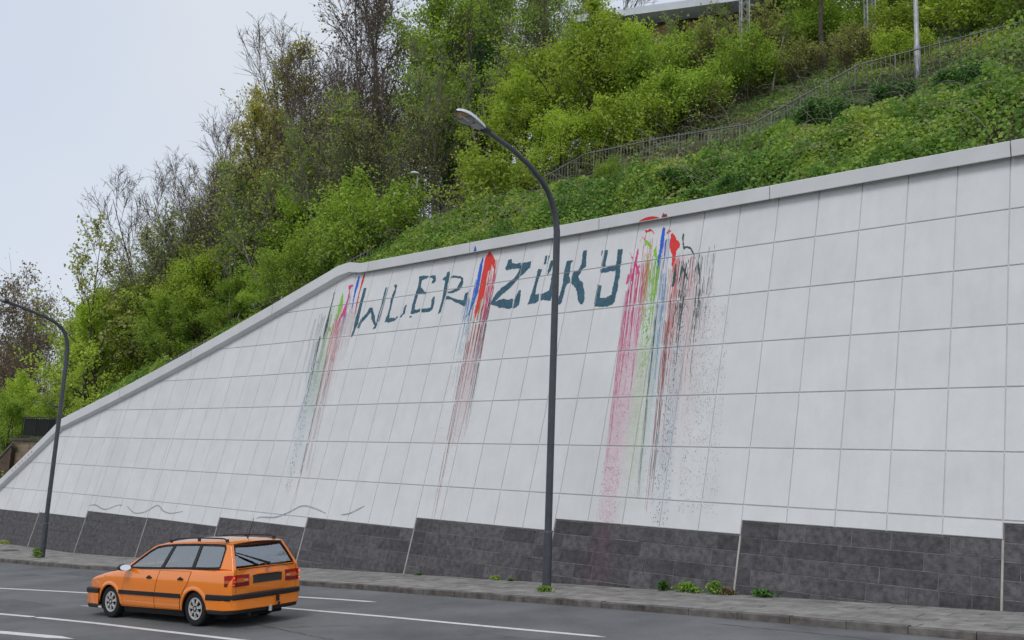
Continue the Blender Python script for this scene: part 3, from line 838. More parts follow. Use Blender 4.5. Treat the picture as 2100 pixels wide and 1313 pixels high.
# right-hand splash
streaks('red', 8.05, 8.75, 0.30, 1.6, 40, (0.003, 0.010), 1, lmin=0.3)
streaks('pink', 8.42, 9.05, 0.95, 4.2, 88, (0.004, 0.015), 2, dash=0.93, fade=0.9, lmin=0.6)
streaks('pink', 8.95, 9.05, 1.6, 5.6, 6, (0.006, 0.010), 3, lmin=3)
specks('pink', 8.4, 9.02, 2.8, 7.0, 900, (0.008, 0.035), 4)
wash('pink', 8.38, 9.1, 1.8, 7.2, 0.15, 5)
specks('pink', 8.3, 8.85, 5.4, 6.7, 240, (0.01, 0.04), 41)
streaks('olive', 8.15, 8.7, 0.75, 2.6, 90, (0.004, 0.012), 6, dash=0.9)
streaks('green', 8.12, 8.5, 0.85, 3.2, 70, (0.004, 0.016), 7, dash=0.9)
specks('green', 8.1, 8.45, 1.4, 3.6, 260, (0.01, 0.05), 8, aspect=4)
specks('olive', 7.95, 8.5, 2.2, 6.2, 420, (0.006, 0.03), 9)
wash('green', 7.75, 8.45, 2.4, 6.6, 0.11, 10)
wash('olive', 8.05, 8.5, 2.6, 6.2, 0.09, 101)
streaks('blue', 7.93, 8.17, 0.55, 2.2, 36, (0.003, 0.011), 11)
streaks('sky', 7.82, 8.15, 1.2, 4.2, 60, (0.003, 0.011), 12, dash=0.92)
specks('sky', 7.72, 8.08, 1.8, 6.0, 420, (0.006, 0.025), 13)
wash('sky', 7.68, 8.1, 1.6, 5.8, 0.09, 131)
streaks('dark', 7.98, 8.04, 2.0, 6.4, 4, (0.007, 0.011), 14, lmin=3.6)
streaks('dark', 7.60, 7.64, 1.8, 6.2, 3, (0.006, 0.010), 141, lmin=3.6)
streaks('red', 7.52, 7.78, 1.0, 5.2, 26, (0.005, 0.012), 15, lmin=2.2)
streaks('rose', 7.45, 7.85, 1.2, 3.4, 34, (0.004, 0.010), 16, lmin=0.9)
streaks('maroon', 7.52, 7.72, 2.4, 6.9, 7, (0.006, 0.011), 17, lmin=3.2)
streaks('rose', 6.9, 7.6, 0.9, 4.0, 120, (0.003, 0.010), 18, dash=0.88, drift=-0.05)
specks('rose', 6.6, 7.4, 2.2, 5.6, 900, (0.006, 0.026), 19, drift=-0.05)
wash('rose', 6.5, 7.5, 1.3, 5.4, 0.10, 191, drift=-0.05)
streaks('black', 7.2, 7.55, 1.1, 3.0, 34, (0.004, 0.015), 20, dash=0.85, drift=-0.03)
streaks('dark', 7.20, 7.50, 1.6, 4.2, 44, (0.005, 0.020), 21, dash=0.8, drift=-0.03)
specks('dark', 7.05, 7.60, 2.0, 6.9, 900, (0.008, 0.032), 22, aspect=3.5)
wash('sky', 7.0, 7.62, 2.6, 6.9, 0.11, 221)
streaks('dark', 6.5, 7.25, 0.85, 2.6, 60, (0.002, 0.008), 23, dash=0.85, drift=-0.04)
streaks('dark', 6.6, 6.95, 1.5, 3.8, 60, (0.004, 0.014), 24, dash=0.75, drift=-0.05)
specks('dark', 5.95, 6.95, 2.2, 6.2, 1700, (0.005, 0.015), 25, drift=-0.09, aspect=7)
specks('black', 6.2, 6.9, 1.8, 4.6, 500, (0.005, 0.014), 26, drift=-0.09, aspect=7)
# middle splash
streaks('red', 14.02, 14.62, 0.35, 2.6, 90, (0.004, 0.018), 30, lmin=0.5)
streaks('pink', 13.98, 14.3, 0.65, 2.8, 60, (0.004, 0.012), 31, dash=0.92)
streaks('olive', 14.2, 14.75, 0.9, 2.6, 50, (0.003, 0.010), 32, dash=0.9)
streaks('maroon', 14.05, 14.7, 1.5, 5.2, 44, (0.005, 0.011), 33, drift=-0.05, lmin=0.9)
streaks('maroon', 14.45, 14.62, 2.4, 6.9, 6, (0.006, 0.011), 34, drift=-0.06, lmin=3.4)
streaks('dark', 13.98, 14.05, 1.3, 5.0, 8, (0.004, 0.011), 35, lmin=2.2)
streaks('black', 14.0, 14.3, 1.6, 3.0, 40, (0.004, 0.012), 36, dash=0.85)
streaks('blue', 14.66, 15.02, 0.7, 2.2, 40, (0.003, 0.010), 37)
streaks('sky', 14.72, 15.12, 1.3, 4.4, 34, (0.003, 0.010), 38, dash=0.92)
wash('rose', 13.9, 14.7, 2.0, 5.2, 0.20, 39)
specks('maroon', 13.75, 14.85, 3.0, 6.6, 800, (0.005, 0.020), 40)
specks('dark', 14.6, 15.25, 2.6, 5.8, 360, (0.005, 0.020), 42)
# left-hand splash
streaks('dark', 21.75, 22.75, 1.1, 3.6, 46, (0.004, 0.014), 50, drift=-0.10, lmin=0.9)
streaks('dark', 21.9, 22.2, 1.9, 4.8, 22, (0.006, 0.022), 51, drift=-0.12, lmin=1.2)
specks('dark', 21.7, 22.2, 2.6, 6.4, 420, (0.008, 0.04), 52, drift=-0.13, aspect=4)
wash('sky', 21.3, 22.4, 2.2, 6.2, 0.10, 53, drift=-0.12)
streaks('green', 21.45, 21.9, 0.9, 3.2, 30, (0.004, 0.014), 54, drift=-0.08, dash=0.92)
wash('green', 21.35, 22.1, 1.6, 5.0, 0.14, 55, drift=-0.10)
streaks('red', 20.95, 21.6, 1.2, 3.6, 54, (0.004, 0.013), 56, drift=-0.09, lmin=0.8)
streaks('pink', 21.0, 21.5, 0.9, 2.8, 40, (0.003, 0.011), 57, drift=-0.08)
wash('rose', 20.8, 21.6, 1.4, 4.8, 0.13, 58, drift=-0.10)
streaks('blue', 20.9, 21.1, 0.7, 2.6, 14, (0.003, 0.009), 59, drift=-0.08)
streaks('sky', 20.85, 21.2, 1.2, 4.0, 22, (0.003, 0.009), 60, drift=-0.08)
streaks('rose', 20.45, 20.85, 0.8, 4.6, 40, (0.004, 0.011), 61, drift=-0.08, lmin=0.9)
streaks('maroon', 20.9, 21.5, 2.5, 7.1, 9, (0.006, 0.011), 62, drift=-0.11, lmin=3.2)
specks('maroon', 20.8, 21.5, 2.8, 5.0, 300, (0.006, 0.025), 63, drift=-0.10)
# grey spray squiggles low on the wall
def ribbon(name, pts, w, mat, label, off=0.003):
    q = []
    for i in range(len(pts) - 1):
        p0, p1, p2, p3 = pts[max(i - 1, 0)], pts[i], pts[i + 1], pts[min(i + 2, len(pts) - 1)]
        for t in np.linspace(0, 1, 8, endpoint=False):
            q.append([0.5 * (2 * p1[k] + (p2[k] - p0[k]) * t + (2 * p0[k] - 5 * p1[k] + 4 * p2[k] - p3[k]) * t * t + (3 * p1[k] - p0[k] - 3 * p2[k] + p3[k]) * t ** 3) for k in (0, 1)])
    q.append(list(pts[-1]))
    q = np.array(q); d = np.gradient(q, axis=0); d /= np.linalg.norm(d, axis=1)[:, None] + 1e-9
    n = np.stack([-d[:, 1], d[:, 0]], 1)
    ww = w * (0.35 + 0.65 * np.sin(np.linspace(0.15, math.pi - 0.15, len(q))) ** 0.5)[:, None]
    a, b = q + n * ww, q - n * ww
    V = np.stack([wallp(a[:, 0], a[:, 1], off), wallp(b[:, 0], b[:, 1], off)], 1).reshape(-1, 3) - np.array(org(wall))
    F = [(2 * i, 2 * i + 1, 2 * i + 3, 2 * i + 2) for i in range(len(q) - 1)]
    return tag(npmesh(name, V, F, mat, wall), label)


SQ = [[(34.41, 7.343), (33.933, 7.305), (33.308, 7.406), (32.863, 7.385), (32.288, 7.247), (31.9, 7.22)], [(31.5, 7.235), (30.976, 7.39), (30.551, 7.416), (30.001, 7.328), (29.34, 7.114), (28.809, 7.255), (28.25, 7.302), (27.467, 7.205)],
      [(22.749, 7.176), (22.523, 7.124), (21.703, 7.082), (21.105, 6.935), (20.426, 6.724), (19.759, 6.756), (19.126, 6.85)], [(18.345, 6.847), (17.945, 6.791), (17.35, 6.584)]]
for q in SQ:
    ribbon('spray_squiggle', q, 0.022, PM['grey'], 'grey sprayed wavy line')


# marks on the coping face
def coping_mark(s0, s1, h0, h1, col, name='paint_mark', jag=0.5, seed=0, label=None):
    rg = random.Random(seed)
    V = []
    n = 7
    for i in range(n):
        s = s0 + (s1 - s0) * i / (n - 1)
        sec = coping_sec(s)
        lo, hi = Vector(sec[2]), Vector(sec[3])
        env = math.sin(math.pi * (i + 0.4) / (n - 0.2))
        t = float(np.interp(s, SS, TT)); nn = Vector((-math.sin(t), math.cos(t), 0)) * 0.0035
        V += [lo.lerp(hi, h0) + nn, lo.lerp(hi, h0 + (h1 - h0) * max(0.05, env * rg.uniform(1 - jag, 1))) + nn]
    return tag(mesh(name, V, [(2 * i, 2 * i + 1, 2 * i + 3, 2 * i + 2) for i in range(n - 1)], PM[col], wall), label)


coping_mark(8.25, 8.87, 0.02, 0.33, 'red', seed=1, jag=0.15, label='red paint smear on the coping')
coping_mark(8.00, 8.17, 0.02, 0.50, 'maroon', seed=2, label='dark paint dab on the coping')
coping_mark(14.90, 15.02, 0.02, 0.62, 'blue', seed=3, jag=0.2, label='blue paint dab on the coping')
for i in range(7):
    s0 = 40.05 - 0.0 + i * 0.17
    coping_mark(s0, s0 + 0.09, 0.28, 0.72, 'rose', seed=10 + i, jag=0.6, label='faded red scrawl on the coping')
# pale stains on the stone foot below the right-hand splash
def footstain(s0, s1, col, alpha, seed):
    m, n, l, p = newmat('stain_' + col)
    p.inputs['Base Color'].default_value = (0.40, 0.06, 0.16, 1) if col == 'pink' else (0.3, 0.3, 0.3, 1)
    p.inputs['Roughness'].default_value = 0.85
    a = nd(n, 'ShaderNodeAttribute', attribute_name='cov'); g = n.new('ShaderNodeNewGeometry')
    z = nd(n, 'ShaderNodeTexNoise', Scale=5.0, Detail=6, Roughness=0.7); l.new(g.outputs['Position'], z.inputs['Vector'])
    mu = n.new('ShaderNodeMath'); mu.operation = 'MULTIPLY'; l.new(a.outputs['Fac'], mu.inputs[0]); l.new(z.outputs['Fac'], mu.inputs[1])
    m2 = n.new('ShaderNodeMath'); m2.operation = 'MULTIPLY'; m2.inputs[1].default_value = alpha * 2; l.new(mu.outputs[0], m2.inputs[0]); l.new(m2.outputs[0], p.inputs['Alpha'])
    V, A = [], []
    us, ls = np.linspace(0, 1, 11), np.linspace(BASE_AT((s0 + s1) / 2) + 0.02, 7.72, 12)
    for li in ls:
        for u in us:
            V.append(wallp(s0 + (s1 - s0) * u, li, -0.021) - np.array(org(wall))); A.append(math.sin(math.pi * u))
    F = [(i * 11 + j, i * 11 + j + 1, (i + 1) * 11 + j + 1, (i + 1) * 11 + j) for i in range(11) for j in range(10)]
    o = npmesh('paint_stain', np.array(V), F, m, wall)
    at = o.data.attributes.new('cov', 'FLOAT', 'POINT'); at.data.foreach_set('value', np.array(A, np.float32))
    tag(o, 'pink stain on the dark stones', kind='stuff')


footstain(8.0, 9.0, 'pink', 0.05, 1)

# ------------------------------------------------------------------ street lamps
def street_lamp(s, d, prof, label):
    b = groundp(s, d, pavz(s, d))
    t = float(np.interp(s, SS, TT)); n = Vector((-math.sin(t), math.cos(t), 0)); side = Vector((math.cos(t), math.sin(t), 0))
    L = empty('street_lamp', b, label, 'street lamp', 'street lamps along the pavement')
    B0 = Vector([float(c) for c in b])
    at = lambda q, z: B0 + n * q + Vector((0, 0, z))
    m = MB()
    m.tube([at(0, -0.05), at(0.012, 1.25)], [0.098, 0.096], 20)
    m.tube([at(0.012, 1.25), at(0.014, 1.29)], [0.096, 0.082], 20)
    pts = [at(0.014, 1.29)] + [at(q, z) for q, z in prof]
    rs = list(np.interp(np.linspace(0, 1, len(pts)), [0, 0.3, 0.5, 1], [0.082, 0.076, 0.066, 0.052]))
    m.tube(pts, rs, 20)
    sharp(m.build('pole', M['pole'], L), 40)
    MB().box(at(0.083, 0.75), (0.10, 0.012, 0.36), (side, n, (0, 0, 1))).build('service_door', M['pole'], L)
    e1, e0 = at(*prof[-1]), at(*prof[-2])
    dr = (e1 - e0).normalized()
    up = side.cross(dr).normalized()
    if up.z < 0:
        up = -up
    dr = (dr * 0.96 - Vector((0, 0, 1)) * 0.05 + n * 0.08).normalized(); up = (up - dr * up.dot(dr)).normalized()
    c = MB().tube([e1 - dr * 0.10, e1 + dr * 0.02, e1 + dr * 0.11], [0.062, 0.095, 0.085], 14)
    sharp(c.build('collar', M['lampdark'], L), 50)
    # housing: a shallow shell, wide at the nose
    X = lambda a, bb, h: e1 + dr * a + side * bb + up * h
    prof_w = [(0.07, 0.085, 0.11), (0.25, 0.13, 0.135), (0.45, 0.17, 0.155), (0.62, 0.19, 0.15), (0.77, 0.17, 0.12), (0.87, 0.12, 0.08), (0.92, 0.05, 0.035)]
    P = []
    for a, w, h in prof_w:
        P.append([X(a, w * math.cos(q), -0.02 + h * math.sin(q) * (1 if math.sin(q) > 0 else 0)) for q in np.linspace(0, math.pi, 13)])
    o = MB().grid(P)
    o.build('housing', M['lampwhite'], L, smooth=True)
    u = MB().grid([[X(a, w * 0.97 * q, -0.025) for q in (-1, -.5, 0, .5, 1)] for a, w, h in prof_w[:4]])
    u.box(X(0.24, 0, -0.035), (0.26, 0.15, 0.03), (dr, side, up))
    u.build('gear_tray', M['lampgrey'], L)
    bowl = MB().grid([[X(0.64 + 0.25 * math.cos(q) * r, 0.172 * math.sin(q) * r, -0.028 - 0.11 * (1 - r * r) ** 0.5) for q in np.linspace(0, 2 * math.pi, 25)] for r in (1.0, .93, .8, .6, .35, 0.02)])
    bowl.build('glass_bowl', M['bowl'], L, smooth=True)
    MB().grid([[X(0.64 + 0.235 * math.cos(q) * r, 0.16 * math.sin(q) * r, -0.005 - 0.015 * r * r) for q in np.linspace(0, 2 * math.pi, 17)] for r in (1.0, .7, .4, .05)]).build('reflector', M['amber'], L, smooth=True)
    MB().tube([X(0.50, 0, -0.03), X(0.74, 0, -0.03)], 0.022, 8).build('bulb', M['lampwhite'], L)
    return L


M['bowl'] = glassmat('lamp_bowl_glass', (0.90, 0.91, 0.91), 0.30, 0.12)
street_lamp(8.62, 1.55, [(0.05, 4.8), (0.08, 7.5), (0.09, 8.05), (0.15, 8.36), (0.29, 8.68), (0.47, 8.92), (0.70, 9.11), (1.16, 9.36), (1.72, 9.55), (2.4, 9.69), (2.60, 9.735)], 'tall grey street lamp with curved arm standing in front of the painted letters')
street_lamp(33.0, 1.93, [(0.0, 4.8), (0.0, 7.5), (0.02, 8.05), (0.06, 8.30), (0.15, 8.55), (0.32, 8.78), (0.60, 8.98), (1.05, 9.14), (1.6, 9.28), (2.2, 9.42), (2.55, 9.50)], 'grey street lamp by the low left end of the white wall')

# ------------------------------------------------------------------ the slope behind the wall
sv = np.arange(-45, 75, 0.75)
ev = np.concatenate([[-0.25, 0, 0.4, 0.8], np.arange(1.4, 20, 0.7), [22, 26, 32, 40, 55, 80]])
P = np.array([hillp(np.full(len(ev), s), ev) for s in sv])
ss, ee = np.meshgrid(sv, ev, indexing='ij')
P[..., 2] += (vnoise(ss, ee, 5, 2.0) - 0.5) * 0.5 * np.clip(ee, 0, 1) - 0.12
nS, nE = P.shape[:2]
F = [(i * nE + j, i * nE + j + 1, (i + 1) * nE + j + 1, (i + 1) * nE + j) for i in range(nS - 1) for j in range(nE - 1)]
hillside = tag(npmesh('hillside', P.reshape(-1, 3), F, M['soil'], smooth=True), kind='structure')

# ------------------------------------------------------------------ foliage machinery
LM = {
    'maple': leafmat('spring_maple_leaf', [(0, (0.230, 0.356, 0.060)), (0.5, (0.460, 0.586, 0.091)), (1, (0.644, 0.724, 0.144))], 0.45),
    'green': leafmat('fresh_green_leaf', [(0, (0.155, 0.276, 0.051)), (0.5, (0.335, 0.471, 0.077)), (1, (0.541, 0.644, 0.122))], 0.45),
    'dull': leafmat('dull_olive_bud', [(0, (0.260, 0.260, 0.103)), (0.5, (0.429, 0.455, 0.137)), (1, (0.572, 0.572, 0.189))], 0.42),
    'brown': leafmat('brown_bud', [(0, (0.165, 0.130, 0.085)), (0.5, (0.270, 0.215, 0.125)), (1, (0.350, 0.295, 0.150))], 0.38),
    'gold': leafmat('yellow_green_bud', [(0, (0.380, 0.380, 0.091)), (0.5, (0.517, 0.506, 0.129)), (1, (0.644, 0.575, 0.182))], 0.45),
    'ivy': leafmat('dark_ivy_leaf', [(0, (0.030, 0.090, 0.022)), (0.6, (0.090, 0.210, 0.045)), (1, (0.190, 0.330, 0.070))], 0.25, 0.38),
    'willow': leafmat('grey_green_leaf', [(0, (0.218, 0.287, 0.129)), (1, (0.437, 0.494, 0.227))], 0.4),
    'bramble': leafmat('bramble_leaf', [(0, (0.040, 0.100, 0.029)), (0.28, (0.140, 0.270, 0.061)), (0.6, (0.300, 0.450, 0.087)), (0.92, (0.540, 0.610, 0.133)), (1, (0.400, 0.300, 0.181))], 0.40, 0.45),
}
M['bark'] = surf('dark_bark', (0.050, 0.043, 0.036), (0.120, 0.102, 0.084), 0.95, 8)
M['bark_brown'] = surf('brown_twig_bark', (0.105, 0.082, 0.070), (0.205, 0.165, 0.140), 0.95, 8)
M['bark_grey'] = surf('grey_bark', (0.085, 0.078, 0.068), (0.19, 0.175, 0.155), 0.95, 8)
M['bark_pale'] = surf('pale_bark', (0.20, 0.185, 0.155), (0.36, 0.33, 0.28), 0.9, 8)


def unit(a):
    return a / (np.linalg.norm(a, axis=-1, keepdims=True) + 1e-9)


def tubes(A, B, ra, rb, k):
    A, B = np.asarray(A, float), np.asarray(B, float)
    ra, rb = np.asarray(ra, float), np.asarray(rb, float)
    d = unit(B - A)
    ref = np.where(np.abs(d[:, 2:3]) < 0.9, [[0, 0, 1.0]], [[1.0, 0, 0]])
    u = unit(np.cross(d, ref)); w = np.cross(d, u)
    an = 2 * np.pi * np.arange(k) / k
    ring = u[:, None] * np.cos(an)[None, :, None] + w[:, None] * np.sin(an)[None, :, None]
    V = np.stack([A[:, None] + ring * ra[:, None, None], B[:, None] + ring * rb[:, None, None]], 1).reshape(-1, 3)
    n = len(A)
    j = np.arange(k)
    F = np.stack([j, (j + 1) % k, k + (j + 1) % k, k + j], 1)[None] + (np.arange(n) * 2 * k)[:, None, None]
    return V, F.reshape(-1, 4)


def leaves(Cn, size, rg, up=0.5, aspect=0.6, clus=None):
    n = len(Cn)
    nr = unit(rg.randn(n, 3) + [0, -0.25, up])
    a = unit(np.cross(nr, rg.randn(n, 3))); b = np.cross(nr, a)
    sz = size * (0.65 + 0.7 * rg.rand(n))[:, None]
    V = np.stack([Cn - a * sz * .5, Cn - b * sz * .5 * aspect + nr * sz * 0.06, Cn + a * sz * .5, Cn + b * sz * .5 * aspect + nr * sz * 0.06], 1).reshape(-1, 3)
    r = rg.rand(n) * 0.55 + (0.45 * clus if clus is not None else 0.2)
    return V, np.arange(4 * n).reshape(-1, 4), np.clip(r, 0, 1)


def grow(seed, H, r0, stems=1, lean=(0, 0), first=0.25, nb=12, blen=0.42, bang=0.9, n2=7, n3=5, n4=0, up=0.25, trop=0.05, droop=0.0, trunk_frac=0.92, wig=0.10, fan=0.25, min_r=0.008, jit=1.0):
    """branching skeleton; returns wood segments and the twig tips"""
    rg = np.random.RandomState(seed)
    seg = {6: [[], [], [], []], 4: [[], [], [], []], 3: [[], [], [], []]}

    def addseg(k, a, b, ra, rb):
        q = seg[k]; q[0].append(a); q[1].append(b); q[2].append(ra); q[3].append(rb)

    def branch(p, d, L, r, n, k, trop_, wig_, taper=0.25):
        pts = [p]; ds = [d]; rs = [r]
        for i in range(n):
            d = unit(d + rg.randn(3) * wig_ + np.array([0, 0, trop_]))
            q = p + d * L / n
            rr = max(min_r, r * (1 - (1 - taper) * (i + 1) / n))
            addseg(k, p, q, rs[-1], rr)
            p = q; pts.append(p); ds.append(d); rs.append(rr)
        return pts, ds, rs

    tips, tdir = [], []
    for st in range(stems):
        az = 2 * np.pi * (st + rg.rand() * .6) / max(stems, 1)
        d0 = unit(np.array([lean[0], lean[1], 1.0]) + (np.array([math.cos(az), math.sin(az), 0]) * fan if stems > 1 else 0))
        h = H * trunk_frac * (1 if st == 0 else rg.uniform(0.75, 1.0))
        rr0 = r0 * (1 if stems == 1 else 0.7)
        pts, ds, rs = branch(np.array([0, 0, -0.25]) + rg.randn(3) * [0.15, 0.15, 0] * (stems > 1), d0, h, rr0, 9, 6, 0.04, wig * 0.6, 0.12)
        for i in range(nb):
            t = first + (1 - first) * (i + rg.rand()) / nb
            x = t * 9; j = min(int(x), 8); f = x - j
            p = pts[j] * (1 - f) + pts[j + 1] * f; r = rs[j] * (1 - f) + rs[j + 1] * f
            az = 2.4 * i + rg.rand() * 0.9
            side = np.array([math.cos(az), math.sin(az), 0.0])
            ang = bang * (1.15 - 0.6 * t)
            d = unit(ds[j] * math.cos(ang) + side * math.sin(ang) + [0, 0, up])
            L = H * blen * (1.15 - 0.75 * t) * rg.uniform(0.75, 1.2)
            P1, D1, R1 = branch(p, d, L, r * 0.55, 5, 4, trop, wig, 0.2)
            for i2 in range(n2):
                t2 = 0.2 + 0.8 * (i2 + rg.rand()) / n2
                x = t2 * 5; j = min(int(x), 4); f = x - j
                p2 = P1[j] * (1 - f) + P1[j + 1] * f; r2 = max(min_r, (R1[j] * (1 - f) + R1[j + 1] * f) * 0.55)
                d2 = unit(D1[j] + rg.randn(3) * 0.62 * jit + [0, 0, up * 0.8])
                L2 = L * (0.62 - 0.3 * t2) * rg.uniform(0.7, 1.25)
                P2, D2, R2 = branch(p2, d2, L2, r2, 3, 3, trop - droop, wig * 1.3, 0.4)
                for i3 in range(n3):
                    t3 = 0.15 + 0.85 * (i3 + rg.rand()) / n3
                    x = t3 * 3; j = min(int(x), 2); f = x - j
                    p3 = P2[j] * (1 - f) + P2[j + 1] * f
                    d3 = unit(D2[j] + rg.randn(3) * 0.75 * jit + [0, 0, up * 0.5 - droop])
                    L3 = L2 * rg.uniform(0.35, 0.75)
                    q3 = p3 + d3 * L3 * .5; e3 = unit(d3 + rg.randn(3) * .25 + [0, 0, trop * 2 - droop]); q4 = q3 + e3 * L3 * .5
                    rr = max(min_r, r2 * 0.5)
                    addseg(3, p3, q3, rr, max(min_r * .8, rr * .75)); addseg(3, q3, q4, max(min_r * .8, rr * .75), min_r * .6)
                    tips += [q3, q4]; tdir += [d3, e3]
                    for i4 in range(n4):
                        d4 = unit(e3 + rg.randn(3) * 0.7 * jit + [0, 0, up * .5]); L4 = L3 * rg.uniform(0.35, 0.8)
                        pp = q3 + (q4 - q3) * rg.rand()
                        addseg(3, pp, pp + d4 * L4, min_r * .8, min_r * .5)
                        tips.append(pp + d4 * L4); tdir.append(d4)
    V, F, b = [], [], 0
    for k, q in seg.items():
        if q[0]:
            v, f = tubes(*q, k); V.append(v); F.append(f + b); b += len(v)
    return np.concatenate(V), np.concatenate(F), np.array(tips), rg


PROTO = {}


def tree_proto(name, bark, leaf, n_leaf, size, spread, **kw):
    V, F, tips, rg = grow(**kw)
    wood = npmesh(name + '_trunk', V, F, M[bark], smooth=True, me_only=True)
    crown = None
    if n_leaf:
        idx = rg.randint(0, len(tips), n_leaf)
        cl = rg.rand(len(tips))
        Cn = tips[idx] + rg.randn(n_leaf, 3) * spread * (0.4 + 0.6 * rg.rand(n_leaf)[:, None])
        v, f, r = leaves(Cn, size, rg, clus=cl[idx])
        crown = npmesh(name + '_crown', v, f, LM[leaf], rnd=r, me_only=True)
    PROTO[name] = (wood, crown, kw['H'])


tree_proto('maple', 'bark', 'maple', 16000, 0.135, 0.20, seed=1, H=6.5, r0=0.15, nb=15, blen=0.50, bang=1.15, first=0.10, n2=8, n3=5, up=0.15, stems=1)
tree_proto('maple_wide', 'bark', 'maple', 17000, 0.135, 0.22, seed=2, H=6.0, r0=0.14, nb=11, blen=0.55, bang=1.2, first=0.08, n2=8, n3=5, up=0.12, stems=2, fan=0.35)
tree_proto('green', 'bark', 'green', 17000, 0.13, 0.20, seed=3, H=6.5, r0=0.13, nb=15, blen=0.46, bang=1.1, first=0.06, n2=7, n3=5, up=0.12)
tree_proto('tall', 'bark_grey', 'green', 15000, 0.14, 0.26, seed=4, H=15, r0=0.20, nb=20, blen=0.24, bang=0.9, first=0.22, n2=7, n3=5, up=0.35, min_r=0.011)
tree_proto('tall_thin', 'bark_grey', 'green', 9500, 0.135, 0.24, seed=5, H=15, r0=0.16, nb=18, blen=0.22, bang=0.8, first=0.30, n2=6, n3=5, up=0.4, stems=2, fan=0.10, min_r=0.011)
tree_proto('bare', 'bark_brown', 'brown', 900, 0.07, 0.08, seed=6, H=14, r0=0.16, nb=11, blen=0.30, bang=0.9, first=0.18, n2=7, n3=5, n4=3, up=0.28, stems=3, fan=0.26, min_r=0.0095, jit=0.75, trop=0.10, wig=0.07)
tree_proto('bare_lean', 'bark_brown', 'brown', 700, 0.07, 0.08, seed=7, H=14, r0=0.16, nb=12, blen=0.36, bang=0.95, first=0.12, n2=7, n3=5, n4=3, up=0.25, stems=3, fan=0.30, lean=(-0.16, 0.0), min_r=0.0095, jit=0.75, trop=0.10, wig=0.07)
tree_proto('bud_gold', 'bark_grey', 'gold', 10000, 0.14, 0.18, seed=8, H=14, r0=0.16, nb=13, blen=0.29, bang=0.95, first=0.26, n2=8, n3=6, n4=1, up=0.3, stems=2, fan=0.3, min_r=0.010, jit=0.75, trop=0.10)
tree_proto('brown_bud', 'bark_grey', 'dull', 3600, 0.14, 0.18, seed=9, H=9, r0=0.12, nb=13, blen=0.44, bang=1.0, first=0.12, n2=8, n3=6, n4=1, up=0.2, stems=2, fan=0.3, min_r=0.011)
tree_proto('brown_dense', 'bark_brown', 'brown', 4200, 0.14, 0.20, seed=10, H=16, r0=0.20, nb=17, blen=0.26, bang=1.0, first=0.25, n2=8, n3=6, n4=1, up=0.2, min_r=0.012)
tree_proto('willow', 'bark_brown', 'willow', 6500, 0.12, 0.15, seed=11, H=11, r0=0.13, nb=12, blen=0.34, bang=0.9, first=0.2, n2=8, n3=6, n4=1, up=0.3, stems=2, fan=0.25, lean=(-0.08, 0), min_r=0.010)
tree_proto('young', 'bark', 'dull', 1900, 0.16, 0.13, seed=12, H=9.5, r0=0.09, nb=16, blen=0.34, bang=1.05, first=0.22, n2=5, n3=4, up=0.2, lean=(-0.16, 0), min_r=0.009)
tree_proto('shrub', 'bark_brown', 'green', 14000, 0.11, 0.20, seed=13, H=3.2, r0=0.05, nb=8, blen=0.55, bang=1.1, first=0.05, n2=6, n3=5, up=0.2, stems=5, fan=0.6, min_r=0.006)
tree_proto('shrub_yellow', 'bark_brown', 'maple', 9000, 0.13, 0.20, seed=14, H=3.0, r0=0.05, nb=8, blen=0.55, bang=1.1, first=0.05, n2=6, n3=5, up=0.2, stems=5, fan=0.6, min_r=0.006)
tree_proto('shrub_thin', 'bark_brown', 'dull', 5200, 0.11, 0.18, seed=15, H=3.2, r0=0.05, nb=8, blen=0.5, bang=0.9, first=0.05, n2=6, n3=6, up=0.3, stems=6, fan=0.5, min_r=0.007)
tree_proto('roadside', 'bark', 'green', 6000, 0.18, 0.26, seed=16, H=8, r0=0.17, nb=12, blen=0.42, bang=1.1, first=0.50, n2=7, n3=5, up=0.25, min_r=0.010)
tree_proto('sapling', 'bark_pale', 'green', 500, 0.13, 0.10, seed=17, H=5, r0=0.045, nb=6, blen=0.30, bang=0.6, first=0.5, n2=4, n3=3, up=0.5, min_r=0.007)
tree_proto('pole_tree', 'bark_pale', 'green', 2600, 0.13, 0.16, seed=19, H=9, r0=0.085, nb=9, blen=0.24, bang=0.7, first=0.35, n2=6, n3=5, n4=1, up=0.35, stems=4, fan=0.30, lean=(-0.10, 0), min_r=0.010, jit=0.8)
tree_proto('round_brown', 'bark_brown', 'brown', 9000, 0.17, 0.26, seed=23, H=13, r0=0.20, nb=15, blen=0.40, bang=1.0, first=0.15, n2=8, n3=6, n4=1, up=0.2, stems=2, fan=0.25, min_r=0.013)
# ivy-clad trunk: leaves packed round a stem
def ivy_proto(name, H, rad, n, seed):
    rg = np.random.RandomState(seed)
    V, F, tips, _ = grow(seed=seed, H=H * 1.25, r0=0.16, nb=9, blen=0.22, bang=1.0, first=0.6, n2=5, n3=4, up=0.2, min_r=0.010)
    wood = npmesh(name + '_trunk', V, F, M['bark'], smooth=True, me_only=True)
    z = H * rg.rand(n) ** 0.8
    a = 2 * np.pi * rg.rand(n)
    r = rad * (0.55 + 0.5 * vnoise(a * 2, z, seed, 0.9)) * (1.1 - 0.55 * (z / H) ** 2) * (0.55 + 0.5 * rg.rand(n) ** 0.4)
    Cn = np.stack([r * np.cos(a), r * np.sin(a), z], 1) + rg.randn(n, 3) * 0.08
    v, f, q = leaves(Cn, 0.16, rg, up=0.2, aspect=0.8)
    PROTO[name] = (wood, npmesh(name + '_crown', v, f, LM['ivy'], rnd=q, me_only=True), H)


